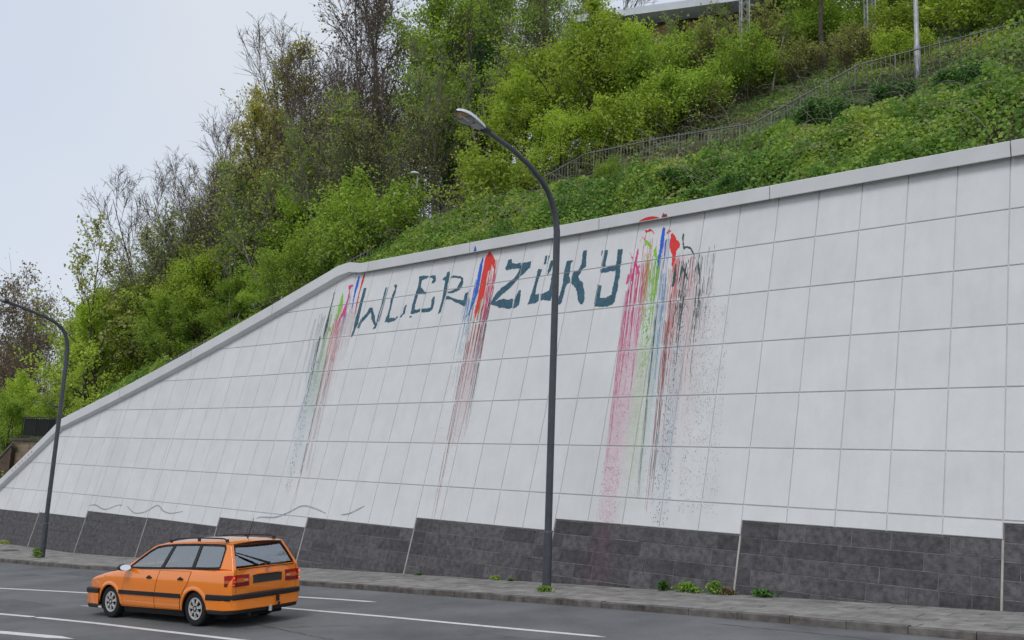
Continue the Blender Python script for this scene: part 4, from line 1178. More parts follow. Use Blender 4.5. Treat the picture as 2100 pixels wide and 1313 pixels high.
ivy_proto('ivy_trunk', 8, 1.0, 9000, 21)
tree_proto('shrub_dark', 'bark', 'ivy', 7000, 0.15, 0.20, seed=18, H=1.6, r0=0.04, nb=7, blen=0.7, bang=1.2, first=0.05, n2=6, n3=5, up=0.05, stems=5, fan=0.9, min_r=0.006)
_trng = random.Random(77)


def plant(kind, name, s, e, h, label, cat='tree', group=None, rz=None, sx=1.0, dz=0.0, loc=None, parts=('trunk', 'crown')):
    wood, crown, H0 = PROTO[kind]
    p = loc if loc is not None else hillp(s, e, dz - 0.12)
    t = empty(name, p, label, cat, group)
    k = h / H0
    t.scale = (k * sx, k * sx, k)
    t.rotation_euler = (0, 0, _trng.uniform(0, 6.28) if rz is None else rz)
    link(bpy.data.objects.new(parts[0], wood), t)
    if crown:
        link(bpy.data.objects.new(parts[1], crown), t)
    return t


# left end of the slope, from the low end of the wall upwards
plant('maple', 'broadleaf_tree', 41.2, 3.5, 6.4, 'bright yellow-green tree right behind the left street lamp, just above the low wall end', sx=0.95)
plant('maple_wide', 'broadleaf_tree', 42.4, 6.5, 7.2, 'bright green spreading tree behind the thin leaning young tree', sx=1.1)
plant('maple', 'broadleaf_tree', 39.3, 5.5, 5.6, 'yellow-green bushy tree under the bare brown trees at the left of the slope', sx=1.1)
plant('green', 'broadleaf_tree', 36.4, 3.0, 3.6, 'low mid-green bushy tree overhanging the sloping coping, right of the young tree', sx=1.2)
plant('maple_wide', 'broadleaf_tree', 36.8, 5.0, 4.6, 'low spreading yellow-green tree left of the dark ivy-clad trunk', sx=1.0)
plant('green', 'broadleaf_tree', 32.5, 3.2, 3.0, 'small green tree touching the sloping coping below the ivy-clad trunk', sx=1.25)
plant('green', 'broadleaf_tree', 29.4, 2.8, 2.6, 'small dark green tree at the coping, halfway up its steep run', sx=1.3)
plant('young', 'young_tree', 40.6, 2.4, 10.4, 'thin dark-stemmed young tree with sparse leaves leaning out left against the sky', rz=0.0)
plant('willow', 'willow_tree', 41.6, 7.0, 12.6, 'wispy grey-green tree against the sky behind the thin young tree', rz=0.3)
plant('willow', 'willow_tree', 44.4, 9.5, 11.0, 'lower wispy tree at the left outline of the wood', rz=2.0)
plant('bare', 'bare_tree', 38.6, 9.0, 14.2, 'tall bare brown tree on the skyline left of the yellow-budded tree', rz=0.4)
plant('bare', 'bare_tree', 41.6, 10.5, 14.8, 'leftmost bare grey-brown tree on the skyline of the wood', rz=2.2)
plant('bare_lean', 'bare_tree', 39.4, 9.5, 14.4, 'bare tree leaning left directly above the dark ivy-clad trunk', rz=0.1)
plant('brown_bud', 'budding_tree', 42.2, 8.5, 10.8, 'dense brown twiggy tree above the bright green trees at the left', sx=0.9)
plant('brown_bud', 'budding_tree', 37.5, 6.5, 9.0, 'dense brown-budded tree just left of the ivy-clad trunk', sx=1.0)
plant('ivy_trunk', 'ivy_clad_tree', 35.4, 5.5, 8.6, 'dark tree trunk thickly wrapped in ivy below the bare skyline trees', sx=0.8)
plant('bud_gold', 'budding_tree', 35.6, 8.5, 14.8, 'tall tree tinged yellow-green with buds on the skyline', rz=0.6)
plant('bud_gold', 'budding_tree', 37.0, 11, 16.6, 'paler yellow-budded tree behind and right of the other yellow-green one', rz=2.9)
plant('bare', 'bare_tree', 34.2, 10.5, 15.6, 'bare tree between the yellow-budded trees and the great fan-shaped bare tree', rz=1.3)
plant('bare_lean', 'bare_tree', 29.3, 7.5, 15.2, 'great fan-shaped bare tree with long branches sweeping up to the left', rz=0.0, sx=1.1)
plant('bare_lean', 'bare_tree', 33.0, 10.5, 18.0, 'high bare tree reaching the top edge beside the sky', rz=0.35)
plant('bare', 'bare_tree', 31.6, 10.5, 16.0, 'bare many-stemmed tree behind the great fan-shaped one', rz=3.9)
plant('brown_dense', 'brown_tree', 31.0, 10.5, 19.4, 'tall dark reddish-brown tree cut by the top edge of the picture')
plant('brown_dense', 'brown_tree', 29.6, 12.5, 18.4, 'second dark brown tree at the top edge, next to the tall green trees')
plant('brown_bud', 'budding_tree', 29.2, 6.0, 8.4, 'olive-brown budding tree in the middle of the wooded slope', sx=0.95)
plant('brown_bud', 'budding_tree', 26.4, 5.0, 6.4, 'small olive-brown tree above the bright bush with the path lamp', sx=1.1)
plant('brown_bud', 'budding_tree', 31.0, 6.5, 8.6, 'olive budding tree left of the great fan-shaped bare tree', sx=1.0)
plant('brown_bud', 'budding_tree', 32.3, 5.0, 8.0, 'brown-budded tree below the yellow-budded skyline trees', sx=1.0)
plant('brown_bud', 'budding_tree', 23.6, 5.0, 5.2, 'russet-leaved small tree below the street lamp head', sx=1.1)
plant('green', 'broadleaf_tree', 33.6, 6.2, 6.8, 'green tree among the brown ones right of the ivy-clad trunk')
plant('green', 'broadleaf_tree', 30.2, 4.2, 5.2, 'mid-green low tree below the great fan-shaped bare tree', sx=1.1)
plant('tall', 'tall_tree', 26.3, 9.0, 15.2, 'tall light green tree left of the street lamp head, reaching the top edge')
plant('tall', 'tall_tree', 26.2, 11.5, 16.0, 'tall airy green tree just behind the first tall green one')
plant('tall_thin', 'tall_tree', 29.5, 12, 17.5, 'slim tall green tree beside the dark brown trees')
plant('tall_thin', 'tall_tree', 26.0, 13, 16.0, 'slim tall tree with dull leaves above the street lamp head')
plant('tall_thin', 'tall_tree', 22.8, 10.0, 13.5, 'slim grey-stemmed tree left of the big bright maple')
plant('bare', 'bare_tree', 21.2, 11.5, 13.0, 'thin bare tree showing sky through it above the bright maple', rz=5.0)
plant('tall_thin', 'tall_tree', 21.4, 12.0, 13.0, 'sparse grey-stemmed tree at the sky gap left of the building')
plant('ivy_trunk', 'ivy_clad_tree', 23.2, 7.8, 7.6, 'tree trunk clad in glossy green ivy right above the street lamp head', sx=0.9)
plant('ivy_trunk', 'ivy_clad_tree', 25.2, 8.5, 7.0, 'slender ivy-wrapped trunk left of the street lamp head', sx=0.5)
plant('maple', 'maple_tree', 17.3, 7.5, 5.9, 'big bright yellow-green maple in the middle of the slope above the railing', rz=1.0, sx=1.15)
plant('maple_wide', 'maple_tree', 20.2, 9.0, 5.6, 'bright maple behind and left of the biggest maple', rz=2.0)
plant('maple_wide', 'maple_tree', 16.8, 9.4, 5.0, 'bright maple under the building roof, behind the biggest maple', rz=4.0)
plant('maple', 'maple_tree', 18.8, 6.0, 4.2, 'low bright maple beside the curved lamp arm', rz=0.0, sx=1.2)
plant('maple_wide', 'maple_tree', 16.4, 5.2, 2.8, 'lowest bright maple bough hanging over the start of the railing', rz=3.0, sx=1.1)
plant('shrub', 'shrub', 23.2, 2.4, 3.3, 'big round bright green bush at the coping corner around the path lamp', 'shrub', sx=1.15)
plant('shrub', 'shrub', 25.5, 3.3, 3.4, 'green bush left of the path lamp, above the coping bend', 'shrub', sx=1.0)
plant('shrub', 'shrub', 27.4, 2.4, 2.6, 'green bush at the top of the steep coping run', 'shrub')
plant('shrub_yellow', 'shrub', 18.4, 3.6, 2.6, 'yellow-green bush behind the curved lamp arm', 'shrub', sx=1.1)
plant('shrub', 'shrub', 15.2, 9.2, 3.6, 'tall mid-green bush right of the biggest maple', 'shrub')
plant('shrub', 'shrub', 13.3, 8.0, 2.6, 'dark-hollowed green bush in the middle of the upper slope', 'shrub', sx=1.2)
plant('shrub_yellow', 'shrub', 14.5, 6.8, 2.6, 'yellow-green bush above the left end of the railing', 'shrub')
plant('shrub_thin', 'shrub', 13.2, 11.0, 3.3, 'thin olive thicket below the building', 'shrub')
plant('shrub_thin', 'shrub', 12.2, 12.0, 3.4, 'thin olive thicket left of the pale sapling', 'shrub', sx=1.1)
plant('shrub_thin', 'shrub', 10.9, 12.2, 2.6, 'thicket between the pale sapling and the dark trunk', 'shrub', sx=1.1)
plant('shrub', 'shrub', 15.6, 11.2, 4.4, 'green bush rising in front of the building wall', 'shrub')
plant('shrub_thin', 'shrub', 14.6, 12.2, 3.9, 'olive bush at the foot of the building wall', 'shrub')
plant('shrub', 'shrub', 13.8, 13.2, 4.0, 'bush hiding the right part of the building', 'shrub')
plant('shrub_thin', 'shrub', 9.6, 10.8, 1.7, 'low brownish thicket at the foot of the dark-trunked tree', 'shrub', sx=1.2)
plant('roadside', 'broadleaf_tree', 8.85, 11.2, 6.6, 'dark-trunked tree standing alone on the slope above the stair railing', rz=0.8)
plant('sapling', 'sapling', 10.3, 9.8, 4.4, 'thin pale forked sapling on the brown slope', rz=0.5)
plant('sapling', 'young_tree', 7.75, 12.8, 6.0, 'pale slender trunk next to the lattice mast by the mesh fence', rz=2.0, sx=1.4)
plant('green', 'broadleaf_tree', 11.3, 14.4, 5.6, 'green tree left of the dark trunk, at the top edge', sx=0.9)
plant('green', 'broadleaf_tree', 9.3, 15.8, 5.0, 'green tree right behind the dark-trunked tree', sx=0.9)
plant('shrub_yellow', 'shrub', 4.9, 13.4, 2.6, 'yellow-green bush right of the grey lamp column', 'shrub', sx=1.1)
plant('shrub_yellow', 'shrub', 3.2, 11.5, 2.5, 'yellow-green bush above the upper railing at the right edge', 'shrub', sx=1.1)
plant('green', 'broadleaf_tree', 2.4, 13.2, 3.6, 'green tree in the top right corner')
plant('green', 'broadleaf_tree', 6.6, 16.5, 4.4, 'green tree behind the mesh fence')
plant('green', 'broadleaf_tree', 13.4, 17.0, 7.0, 'green tree overlapping the right end of the building', sx=0.8)
plant('shrub', 'shrub', 8.0, 15.8, 3.2, 'bush behind the left part of the mesh fence', 'shrub')
plant('shrub', 'shrub', 5.5, 16.2, 3.2, 'bush behind the right part of the mesh fence', 'shrub')
plant('shrub_dark', 'shrub', 6.1, 4.7, 0.95, 'dark glossy bush on the slope below the steep stair flight', 'shrub', sx=1.1)
plant('shrub_dark', 'shrub', 4.3, 5.6, 0.75, 'dark bush below the grey lamp column', 'shrub', sx=1.0)
plant('shrub_dark', 'shrub', 9.3, 2.0, 0.75, 'dark bush above the coping in the middle of the bramble bank', 'shrub', sx=1.1)
plant('shrub_dark', 'shrub', 2.3, 5.0, 0.9, 'dark pointed bush near the right end of the bramble bank', 'shrub', sx=0.9)
plant('shrub_dark', 'shrub', 6.7, 1.0, 0.6, 'low dark bush touching the coping right of the painted splash', 'shrub', sx=1.1)
plant('shrub', 'shrub', 12.4, 2.9, 1.3, 'fresh green sapling bush growing up through the lower railing', 'shrub', sx=0.7)
plant('bare', 'bare_tree', 43.2, 10.0, 15.2, 'slender bare tree behind the wispy willows at the left of the wood', rz=3.1)
plant('willow', 'willow_tree', 43.4, 8.5, 11.0, 'wispy grey-green tree between the young tree and the bare trees', rz=5.0)
plant('brown_bud', 'budding_tree', 40.8, 7.5, 10.0, 'olive twiggy tree behind the bright green trees by the left lamp', sx=0.9)
plant('pole_tree', 'slender_tree', 31.2, 4.0, 9.0, 'pale many-stemmed slender tree above the steep coping run', rz=0.0)
plant('pole_tree', 'slender_tree', 28.6, 4.4, 9.5, 'pale slender stems leaning left above the coping bend', rz=1.0)
plant('pole_tree', 'slender_tree', 26.6, 5.2, 8.6, 'pale slender stems left of the path lamp', rz=2.4)
plant('pole_tree', 'slender_tree', 34.0, 4.4, 8.5, 'pale slender stems in front of the brown-budded trees', rz=4.0)
plant('pole_tree', 'slender_tree', 23.9, 6.4, 8.6, 'pale slender stems below and left of the street lamp head', rz=3.2)
plant('pole_tree', 'slender_tree', 21.8, 6.6, 8.0, 'pale slender stems right of the street lamp head', rz=5.2)
plant('pole_tree', 'slender_tree', 14.9, 12.2, 6.5, 'bare slender stems in front of the building roof', rz=0.6)
plant('pole_tree', 'slender_tree', 13.0, 12.8, 5.6, 'bare slender stems before the right half of the building', rz=2.0)
plant('shrub', 'shrub', 11.4, 10.0, 2.6, 'green bush on the slope just left of the pale forked sapling', 'shrub', sx=1.1)
plant('shrub_thin', 'shrub', 12.2, 8.2, 1.8, 'low olive scrub left of the brown soil patch', 'shrub', sx=1.1)
plant('shrub', 'shrub', 9.6, 12.6, 2.6, 'green bush between the sapling and the dark-trunked tree', 'shrub', sx=1.0)
plant('shrub_thin', 'shrub', 7.4, 10.6, 1.7, 'brownish scrub right of the dark-trunked tree', 'shrub', sx=1.2)
plant('shrub_yellow', 'shrub', 6.6, 12.2, 1.8, 'yellow-green scrub below the mesh fence', 'shrub', sx=1.1)
plant('shrub', 'shrub', 1.4, 10.5, 2.2, 'green bush at the right edge above the upper railing', 'shrub', sx=1.2)
plant('shrub_yellow', 'shrub', 5.6, 9.6, 1.4, 'low yellow-green scrub behind the grey lamp column', 'shrub', sx=1.2)
# far left, beyond the end of the wall
plant('bare', 'bare_tree', 0, 0, 17.5, 'large brown bare tree far left behind the lamp head', loc=(-36.5, 76, -4.5), rz=0.7, sx=1.1)
plant('round_brown', 'bare_tree', 0, 0, 16.5, 'round-headed brown tree far left under the lamp arm', loc=(-33.5, 70, -4.0), rz=2.7, sx=0.85)
plant('round_brown', 'bare_tree', 0, 0, 16.0, 'brown tree at the left edge of the picture', loc=(-40.5, 72, -4.0), rz=4.2, sx=0.85)
plant('round_brown', 'bare_tree', 0, 0, 14.0, 'brown tree between the far left trees and the bright green wood', loc=(-29.5, 68, -3.0), rz=1.2, sx=0.8)
plant('round_brown', 'bare_tree', 0, 0, 15.0, 'brown tree farthest back behind the left street lamp', loc=(-44, 82, -4.0), rz=1.9)
plant('maple', 'broadleaf_tree', 0, 0, 4.8, 'yellow-green tree at the left edge above the old stone wall', loc=(-30.5, 57, -0.5), rz=2.0)
plant('green', 'broadleaf_tree', 0, 0, 4.6, 'dark green bush against the old stone wall at the left edge', loc=(-28.6, 53.5, -1.6), rz=1.0, sx=0.9)
plant('green', 'broadleaf_tree', 0, 0, 4.4, 'green tree behind the black railing', loc=(-26.8, 57.5, 0.0), rz=3.3)
plant('maple', 'broadleaf_tree', 0, 0, 4.6, 'yellow-green tree between the black railing and the left street lamp', loc=(-24.2, 56.5, 0.2), rz=5.3)
plant('green', 'broadleaf_tree', 0, 0, 5.6, 'dense green tree far behind the black railing', loc=(-31, 66, -1.0), rz=0.3, sx=1.1)

# ------------------------------------------------------------------ undergrowth: brambles and ivy on the slope (nobody could count the leaves)
MOUNDS = [(6.35, 5.3, 0.75, 1.0), (6.9, 3.6, 0.9, 0.6), (1.6, 6.6, 1.3, 0.9), (-0.6, 6.6, 1.5, 1.0), (12.0, 3.3, 0.7, 0.35), (3.5, 2.6, 1.0, 0.5), (8.3, 1.9, 0.9, 0.45), (10.6, 1.6, 0.9, 0.45), (16.5, 2.2, 1.2, 0.5), (19.5, 1.8, 1.2, 0.5), (6.3, 1.3, 0.8, 0.45), (0.6, 2.4, 1.1, 0.6), (2.4, 4.2, 0.9, 0.5), (-2, 4, 1.6, 0.7)]


def cover(n, s0, s1, e0, e1, size, hmax, seed, shift=0.0, thin=None):
    rg = np.random.RandomState(seed)
    s = s0 + (s1 - s0) * rg.rand(n); e = e0 + (e1 - e0) * rg.rand(n) ** 1.15
    e = np.minimum(e, crest(s) + 3)
    m1 = vnoise(s * 1.0, e * 1.4, 1, 1.5); m2 = vnoise(s, e, 2, 0.55)
    dens = vnoise(s, e, 3, 2.4)
    keep = rg.rand(n) < np.clip(-0.45 + 1.5 * dens + 1.2 * vnoise(s, e, 9, 0.6), 0.08, 1)
    if thin is not None:
        keep &= rg.rand(n) < thin(s, e)
    s, e, m1, m2 = s[keep], e[keep], m1[keep], m2[keep]
    k = len(s)
    top = hmax * (0.05 + 1.05 * m1 ** 1.6 + 0.75 * m2 ** 1.4) * np.clip((e + 0.15) / 0.9, 0.10, 1) * np.where(e > 2.6, np.clip(1 - (e - 2.6) * 0.55, 0.35, 1), 1)
    for ms, me, mr, mh in MOUNDS:
        top = top + mh * np.exp(-(((s - ms) / mr) ** 2 + ((e - me) / (mr * 0.8)) ** 2)) * (0.75 + 0.5 * m2)
    P = hillp(s, e) + np.stack([np.zeros(k), np.zeros(k), top * (0.15 + 0.85 * rg.rand(k) ** 0.6)], 1)
    t = np.interp(s, SS, TT)
    nrm = unit(np.stack([-np.sin(t) * 0.55, np.cos(t) * 0.55, np.full(k, 0.7)], 1) + rg.randn(k, 3) * 0.85)
    a = unit(np.cross(nrm, rg.randn(k, 3))); b = np.cross(nrm, a)
    sz = size * (0.45 + 1.15 * rg.rand(k) ** 1.6)[:, None]
    V = np.stack([P - a * sz * .5, P - b * sz * .36 + nrm * sz * .07, P + a * sz * .5, P + b * sz * .36 + nrm * sz * .07], 1).reshape(-1, 3)
    tone = vnoise(s, e, 7 + seed, 1.9)
    tone = 0.6 * tone + 0.4 * vnoise(s, e, 17 + seed, 0.5)
    r = np.clip(-0.20 + 0.95 * tone + 0.42 * rg.rand(k) + shift, 0, 0.96)
    r[rg.rand(k) < 0.012] = 1.0
    return V, r


Vs, Rs = [], []
for a in (cover(330000, -9, 45, -0.12, 4.6, 0.098, 0.85, 1), cover(190000, -9, 46, 3.6, 13.5, 0.105, 0.8, 2, 0.0, lambda s, e: np.where((s > 9) & (e > 5), 0.55, 0.9)), cover(26000, 4, 13, 8.0, 15, 0.09, 0.4, 3, -0.1), cover(60000, 44, 75, -0.1, 12, 0.14, 0.6, 4, -0.05)):
    Vs.append(a[0]); Rs.append(a[1])
Vc, Rc = np.concatenate(Vs), np.concatenate(Rs)
tag(npmesh('ground_cover', Vc, np.arange(len(Vc)).reshape(-1, 4), LM['bramble'], rnd=Rc), 'green brambles and ivy covering the slope above the wall', 'undergrowth', kind='stuff')


def stems(n, s0, s1, e0, e1, L, mat, seed, r=0.006):
    rg = np.random.RandomState(seed)
    s = s0 + (s1 - s0) * rg.rand(n); e = e0 + (e1 - e0) * rg.rand(n)
    p = hillp(s, e, 0.15)
    t = np.interp(s, SS, TT)
    d = unit(np.stack([-np.sin(t) * .5, np.cos(t) * .5, np.full(n, 0.75)], 1) + rg.randn(n, 3) * 0.55)
    l = L * (0.4 + 0.9 * rg.rand(n))[:, None]
    A, B, RA = [], [], []
    for i in range(6):
        q = p + d * l / 6
        A.append(p); q[:, 2] = np.maximum(q[:, 2], p[:, 2] - 0.16)
        B.append(q); RA.append(np.full(n, r * (1 - i * 0.1)))
        p = q; d = unit(d + [0, 0, -0.26] + rg.randn(n, 3) * 0.12)
    v, f = tubes(np.concatenate(A), np.concatenate(B), np.concatenate(RA), np.concatenate(RA) * .9, 3)
    return v, f


v1, f1 = stems(860, -8, 28, 0.9, 7.5, 1.9, None, 5, 0.0095)
tag(npmesh('bramble_stems', v1, f1, M['bark_pale'], smooth=True), 'pale arching bramble stems among the leaves', 'brambles', kind='stuff')
v2, f2 = stems(2600, 3, 16, 4.5, 14, 0.8, None, 6, 0.0065)
tag(npmesh('dry_stalks', v2, f2, M['bark_brown'], smooth=True), 'dry brown stalks on the bare upper slope', 'undergrowth', kind='stuff')

# ------------------------------------------------------------------ stair railing and upper slope furniture
def railing(name, path, hgt, step, post_every, mat, label, r_rail=0.024, r_bar=0.009, r_post=0.020, low=True, cat='railing', group=None):
    """path: (s, e) points; balusters upright, posts stronger"""
    P = [Vector([float(c) for c in hillp(s, e)]) for s, e in path]
    R = empty(name, P[len(P) // 2], label, cat, group)
    tp = [p + Vector((0, 0, hgt)) for p in P]
    MB().tube(tp, r_rail, 8).build('top_rail', mat, R, smooth=True)
    if low:
        MB().tube([p + Vector((0, 0, 0.12)) for p in P], r_bar * 1.3, 6).build('lower_rail', mat, R, smooth=True)
    acc, i = 0.0, 0
    bar_me = None
    for a, b in zip(P[:-1], P[1:]):
        L = (b - a).length
        while acc < L:
            p = a.lerp(b, acc / L) + Vector((0, 0, 0.08))
            post = i % post_every == 0
            r = r_post if post else r_bar
            MB().tube([p + Vector((0, 0, -0.25 if post else 0.10)), p + Vector((0, 0, hgt - 0.01))], r, 6).build('post' if post else 'baluster', mat, R, smooth=True)
            acc += step; i += 1
        acc -= L
    return R


railing('stair_railing', [(15.7, 3.3), (15.1, 5.0), (11.5, 4.6), (7.8, 3.75), (6.07, 7.36), (2.2, 7.42), (-1.5, 7.4)], 1.0, 0.145, 9, M['rail'], 'long weathered metal stair railing climbing the overgrown slope')
railing('stair_railing', [(24.2, 0.35), (23.0, 0.9), (21.6, 0.8)], 0.75, 0.2, 4, M['rail'], 'short piece of railing half hidden behind the coping bend', r_rail=0.02)
railing('stair_railing', [(33.0, 0.4), (31.6, 0.8), (30.4, 0.7)], 0.85, 0.25, 3, M['rail'], 'short bit of railing behind the steep coping run below the bare trees', r_rail=0.02)
railing('stair_railing', [(20.6, 3.1), (19.6, 3.6), (18.6, 3.5)], 0.7, 0.25, 3, M['rail'], 'fallen-in piece of railing in the ivy right of the path lamp', r_rail=0.022)


def slope_pt(s, e):
    return Vector([float(c) for c in hillp(s, e)])


# small path lamp in the bush at the corner of the coping
b = slope_pt(22.2, 3.4)
pl = empty('path_lamp', b, 'small path lamp with a white mushroom head standing in the bush behind the coping', 'lamp')
sharp(MB().tube([b, b + Vector((0, 0, 2.62))], [0.045, 0.035], 10).build('pole', M['steel'], pl), 40)
MB().lathe([(0.001, 0.12), (0.08, 0.115), (0.15, 0.09), (0.19, 0.045), (0.195, 0.022), (0.15, 0.0), (0.04, -0.015)], b + Vector((-0.12, 0, 2.65)), (0.08, 0, 1), 20).build('lamp_shade', M['lampwhite'], pl, smooth=True)
MB().lathe([(0.15, 0.0), (0.13, -0.05), (0.06, -0.075), (0.001, -0.08)], b + Vector((-0.12, 0, 2.65)), (0.08, 0, 1), 16).build('diffuser', M['bowl'], pl, smooth=True)
# grey lamp column behind the upper railing
b = slope_pt(4.35, 7.75)
pl = empty('lamp_column', b, 'light grey lamp column rising behind the upper stair railing', 'lamp post')
sharp(MB().tube([b - Vector((0, 0, .4)), b + Vector((0, 0, 1.0)), b + Vector((0, 0, 1.05)), b + Vector((0, 0, 7))], [0.10, 0.10, 0.075, 0.06], 14).build('pole', M['steel'], pl), 40)
MB().box(b + Vector((-0.3, -0.2, 7.05)), (0.7, 0.25, 0.12)).build('lamp_head', M['lampwhite'], pl)


def lattice_mast(s, e, h, label, w=0.30):
    b = slope_pt(s, e)
    R = empty('lattice_mast', b, label, 'mast', 'lattice masts along the railway')
    for sx in (-1, 1):
        for sy in (-1, 1):
            MB().box(b + Vector((sx * w / 2, sy * w / 2, h / 2 - .3)), (0.05, 0.05, h + .6)).build('corner_post', M['steel'], R)
    n = int(h / (w * 1.1))
    for face in range(4):
        m = MB()
        for i in range(n):
            z0, z1 = h * i / n, h * (i + 1) / n
            q = -1 if i % 2 else 1
            if face < 2:
                y = (-1, 1)[face] * w / 2
                m.tube([b + Vector((q * w / 2, y, z0)), b + Vector((-q * w / 2, y, z1))], 0.016, 4)
            else:
                x = (-1, 1)[face - 2] * w / 2
                m.tube([b + Vector((x, q * w / 2, z0)), b + Vector((x, -q * w / 2, z1))], 0.016, 4)
        m.build('lattice_brace', M['steel'], R)
    return R


lattice_mast(11.95, 10.8, 7.5, 'pale lattice mast in front of the right part of the building')
lattice_mast(7.5, 12.2, 6.5, 'pale lattice mast beside the slender pale trunk')
lattice_mast(5.85, 13.0, 6.5, 'pale lattice mast behind the grey lamp column')
for s, e, h, lab in ((16.1, 10.6, 4.6, 'pale twin post under the left end of the building roof'), (18.2, 10.6, 6.6, 'pale green-grey post left of the building against the sky')):
    b = slope_pt(s, e)
    R = empty('steel_post', b, lab, 'post')
    MB().box(b + Vector((-0.06, 0, h / 2)), (0.10, 0.14, h)).build('flange', M['steel'], R)
    MB().box(b + Vector((0.10, 0, h / 2)), (0.07, 0.14, h)).build('flange', M['steel'], R)
    MB().box(b + Vector((0.025, 0, h / 2)), (0.085, 0.03, h)).build('web', M['rail'], R)
# mesh fence on its pale footing at the top right
A, Bp = slope_pt(8.9, 13.9), slope_pt(4.6, 14.5)
fe = empty('mesh_fence', A, 'wire mesh fence on a pale concrete footing at the top of the slope', 'fence')
d = (Bp - A); L = d.length; dn = d.normalized(); sd = dn.cross(Vector((0, 0, 1))).normalized(); un = sd.cross(dn)
MB().box(A.lerp(Bp, .5) + Vector((0, 0, 0.10)), (L, 0.16, 0.20), (dn, sd, un)).build('footing', M['coping'], fe)
for i in range(4):
    MB().box(A.lerp(Bp, i / 3) + Vector((0, 0, 0.75)), (0.05, 0.05, 1.3)).build('post', M['rail_dark'], fe)
m = MB()
for i in range(int(L / 0.09)):
    m.tube([A + dn * (0.09 * i) + Vector((0, 0, .22)), A + dn * (0.09 * i) + Vector((0, 0, 1.32))], 0.005, 3, False)
for j in range(7):
    m.tube([A + Vector((0, 0, .25 + .18 * j)), Bp + Vector((0, 0, .25 + .18 * j))], 0.006, 3, False)
tag(m.build('wire_mesh', M['rail_dark'], fe, fix=False), kind='stuff')
MB().box(A.lerp(Bp, 0.52) + Vector((0, 0, 1.12)) - sd * (0.02 if sd.y > 0 else -0.02), (0.26, 0.01, 0.16), (dn, sd, un)).build('notice_plate', M['lampwhite'], fe)

# building on top of the slope, mostly behind trees
M['roofm'] = surf('light_metal_roof', (0.52, 0.55, 0.60), (0.66, 0.69, 0.74), 0.5, 0.8, 4, 0, 40, 0, 0.4)
M['bwall'] = surf('brown_facade', (0.070, 0.042, 0.032), (0.125, 0.080, 0.060), 0.8, 1.5)
M['bwood'] = surf('tan_facade_panel', (0.26, 0.155, 0.090), (0.40, 0.26, 0.16), 0.8, 2)
M['bglass'] = plain('dark_window', (0.02, 0.025, 0.03), 0.08)
A0, B0_ = Vector((3.2, 39.5, 0)), Vector((12.2, 36.1, 0))
bd = (B0_ - A0); bl_ = bd.length; bx = bd.normalized(); by = Vector((-bx.y, bx.x, 0))
zb0, zr = 14.0, 20.3
bu = empty('building', (A0 + B0_) / 2 + Vector((0, 0, 15.5)), 'brown building with a light overhanging metal roof behind the trees at the top', 'building')
Pq = lambda u, v, z: A0 + bx * u + by * v + Vector((0, 0, z))
MB().box(Pq(bl_ / 2, 3.3, (zb0 + zr) / 2), (bl_, 6, zr - zb0), (bx, by, (0, 0, 1))).build('wall', M['bwall'], bu)
rf = MB()
rf.prism([Pq(-0.8, -0.7, zr), Pq(-0.8, -0.7, zr + 0.34), Pq(-0.8, 7, zr + 2.4), Pq(-0.8, 7, zr + 2.0)], bx * (bl_ + 1.6))
roof = rf.build('roof', M['roofm'], bu)
for i in range(9):
    v = 0.1 + i * 0.8
    z = zr + 0.34 + (v + 0.7) / 7.7 * 2.06
    MB().box(Pq(bl_ / 2, v, z + 0.03), (bl_ + 1.6, 0.06, 0.06), (bx, by, (0, 0, 1))).build('roof_batten', M['steel'], roof)
MB().box(Pq(2.9, 0.27, zr - 0.95), (1.6, 0.06, 1.5), (bx, by, (0, 0, 1))).build('tan_panel', M['bwood'], bu)
MB().box(Pq(4.9, 0.27, zr - 0.95), (1.6, 0.06, 1.5), (bx, by, (0, 0, 1))).build('tan_panel', M['bwood'], bu)
for u in (0.9, 6.9, 8.6):
    f_ = MB().box(Pq(u, 0.27, zr - 1.1), (1.2, 0.08, 1.5), (bx, by, (0, 0, 1))).build('window', M['steel'], bu)
    MB().box(Pq(u, 0.24, zr - 1.1), (1.06, 0.06, 1.36), (bx, by, (0, 0, 1))).build('pane', M['bglass'], f_, world=False) if False else None
    o = MB().box(Pq(u, 0.225, zr - 1.1), (1.06, 0.03, 1.36), (bx, by, (0, 0, 1))).build('pane', M['bglass'], bu)
    o.parent = f_
    o.location = (0, 0, 0)

# ------------------------------------------------------------------ old stone wall and black railing beyond the low end of the white wall
ow0, ow1 = Vector((-26.75, 50.6, 0)), Vector((-22.2, 50.4, 0))
old = empty('old_stone_wall', (ow0 + ow1) / 2 + Vector((0, 0, -3.5)), 'old sandstone wall with a ledge behind the low end of the white wall', 'wall')
xw = (ow1 - ow0).normalized(); yw = Vector((-xw.y, xw.x, 0))
MB().box((ow0 + ow1) / 2 + yw * 0.35 + Vector((0, 0, -2.1)), ((ow1 - ow0).length, 0.5, 5.4), (xw, yw, (0, 0, 1))).build('core', M['mortar'], old)
_r2 = random.Random(4)
z = -4.6
while z < 0.5:
    h = 0.22
    x = -_r2.random() * 0.3
    while x < (ow1 - ow0).length:
        w = _r2.uniform(0.32, 0.55)
        x0, x1 = max(0, x), min((ow1 - ow0).length, x + w)
        if x1 - x0 > 0.06:
            MB().box(ow0 + xw * (x0 + x1) / 2 + yw * (0.06 + _r2.uniform(-.006, .006)) + Vector((0, 0, z + h / 2)), (x1 - x0 - 0.012, 0.09, h - 0.012), (xw, yw, (0, 0, 1))).build('stone', M['sand'], old)
        x += w
    z += h
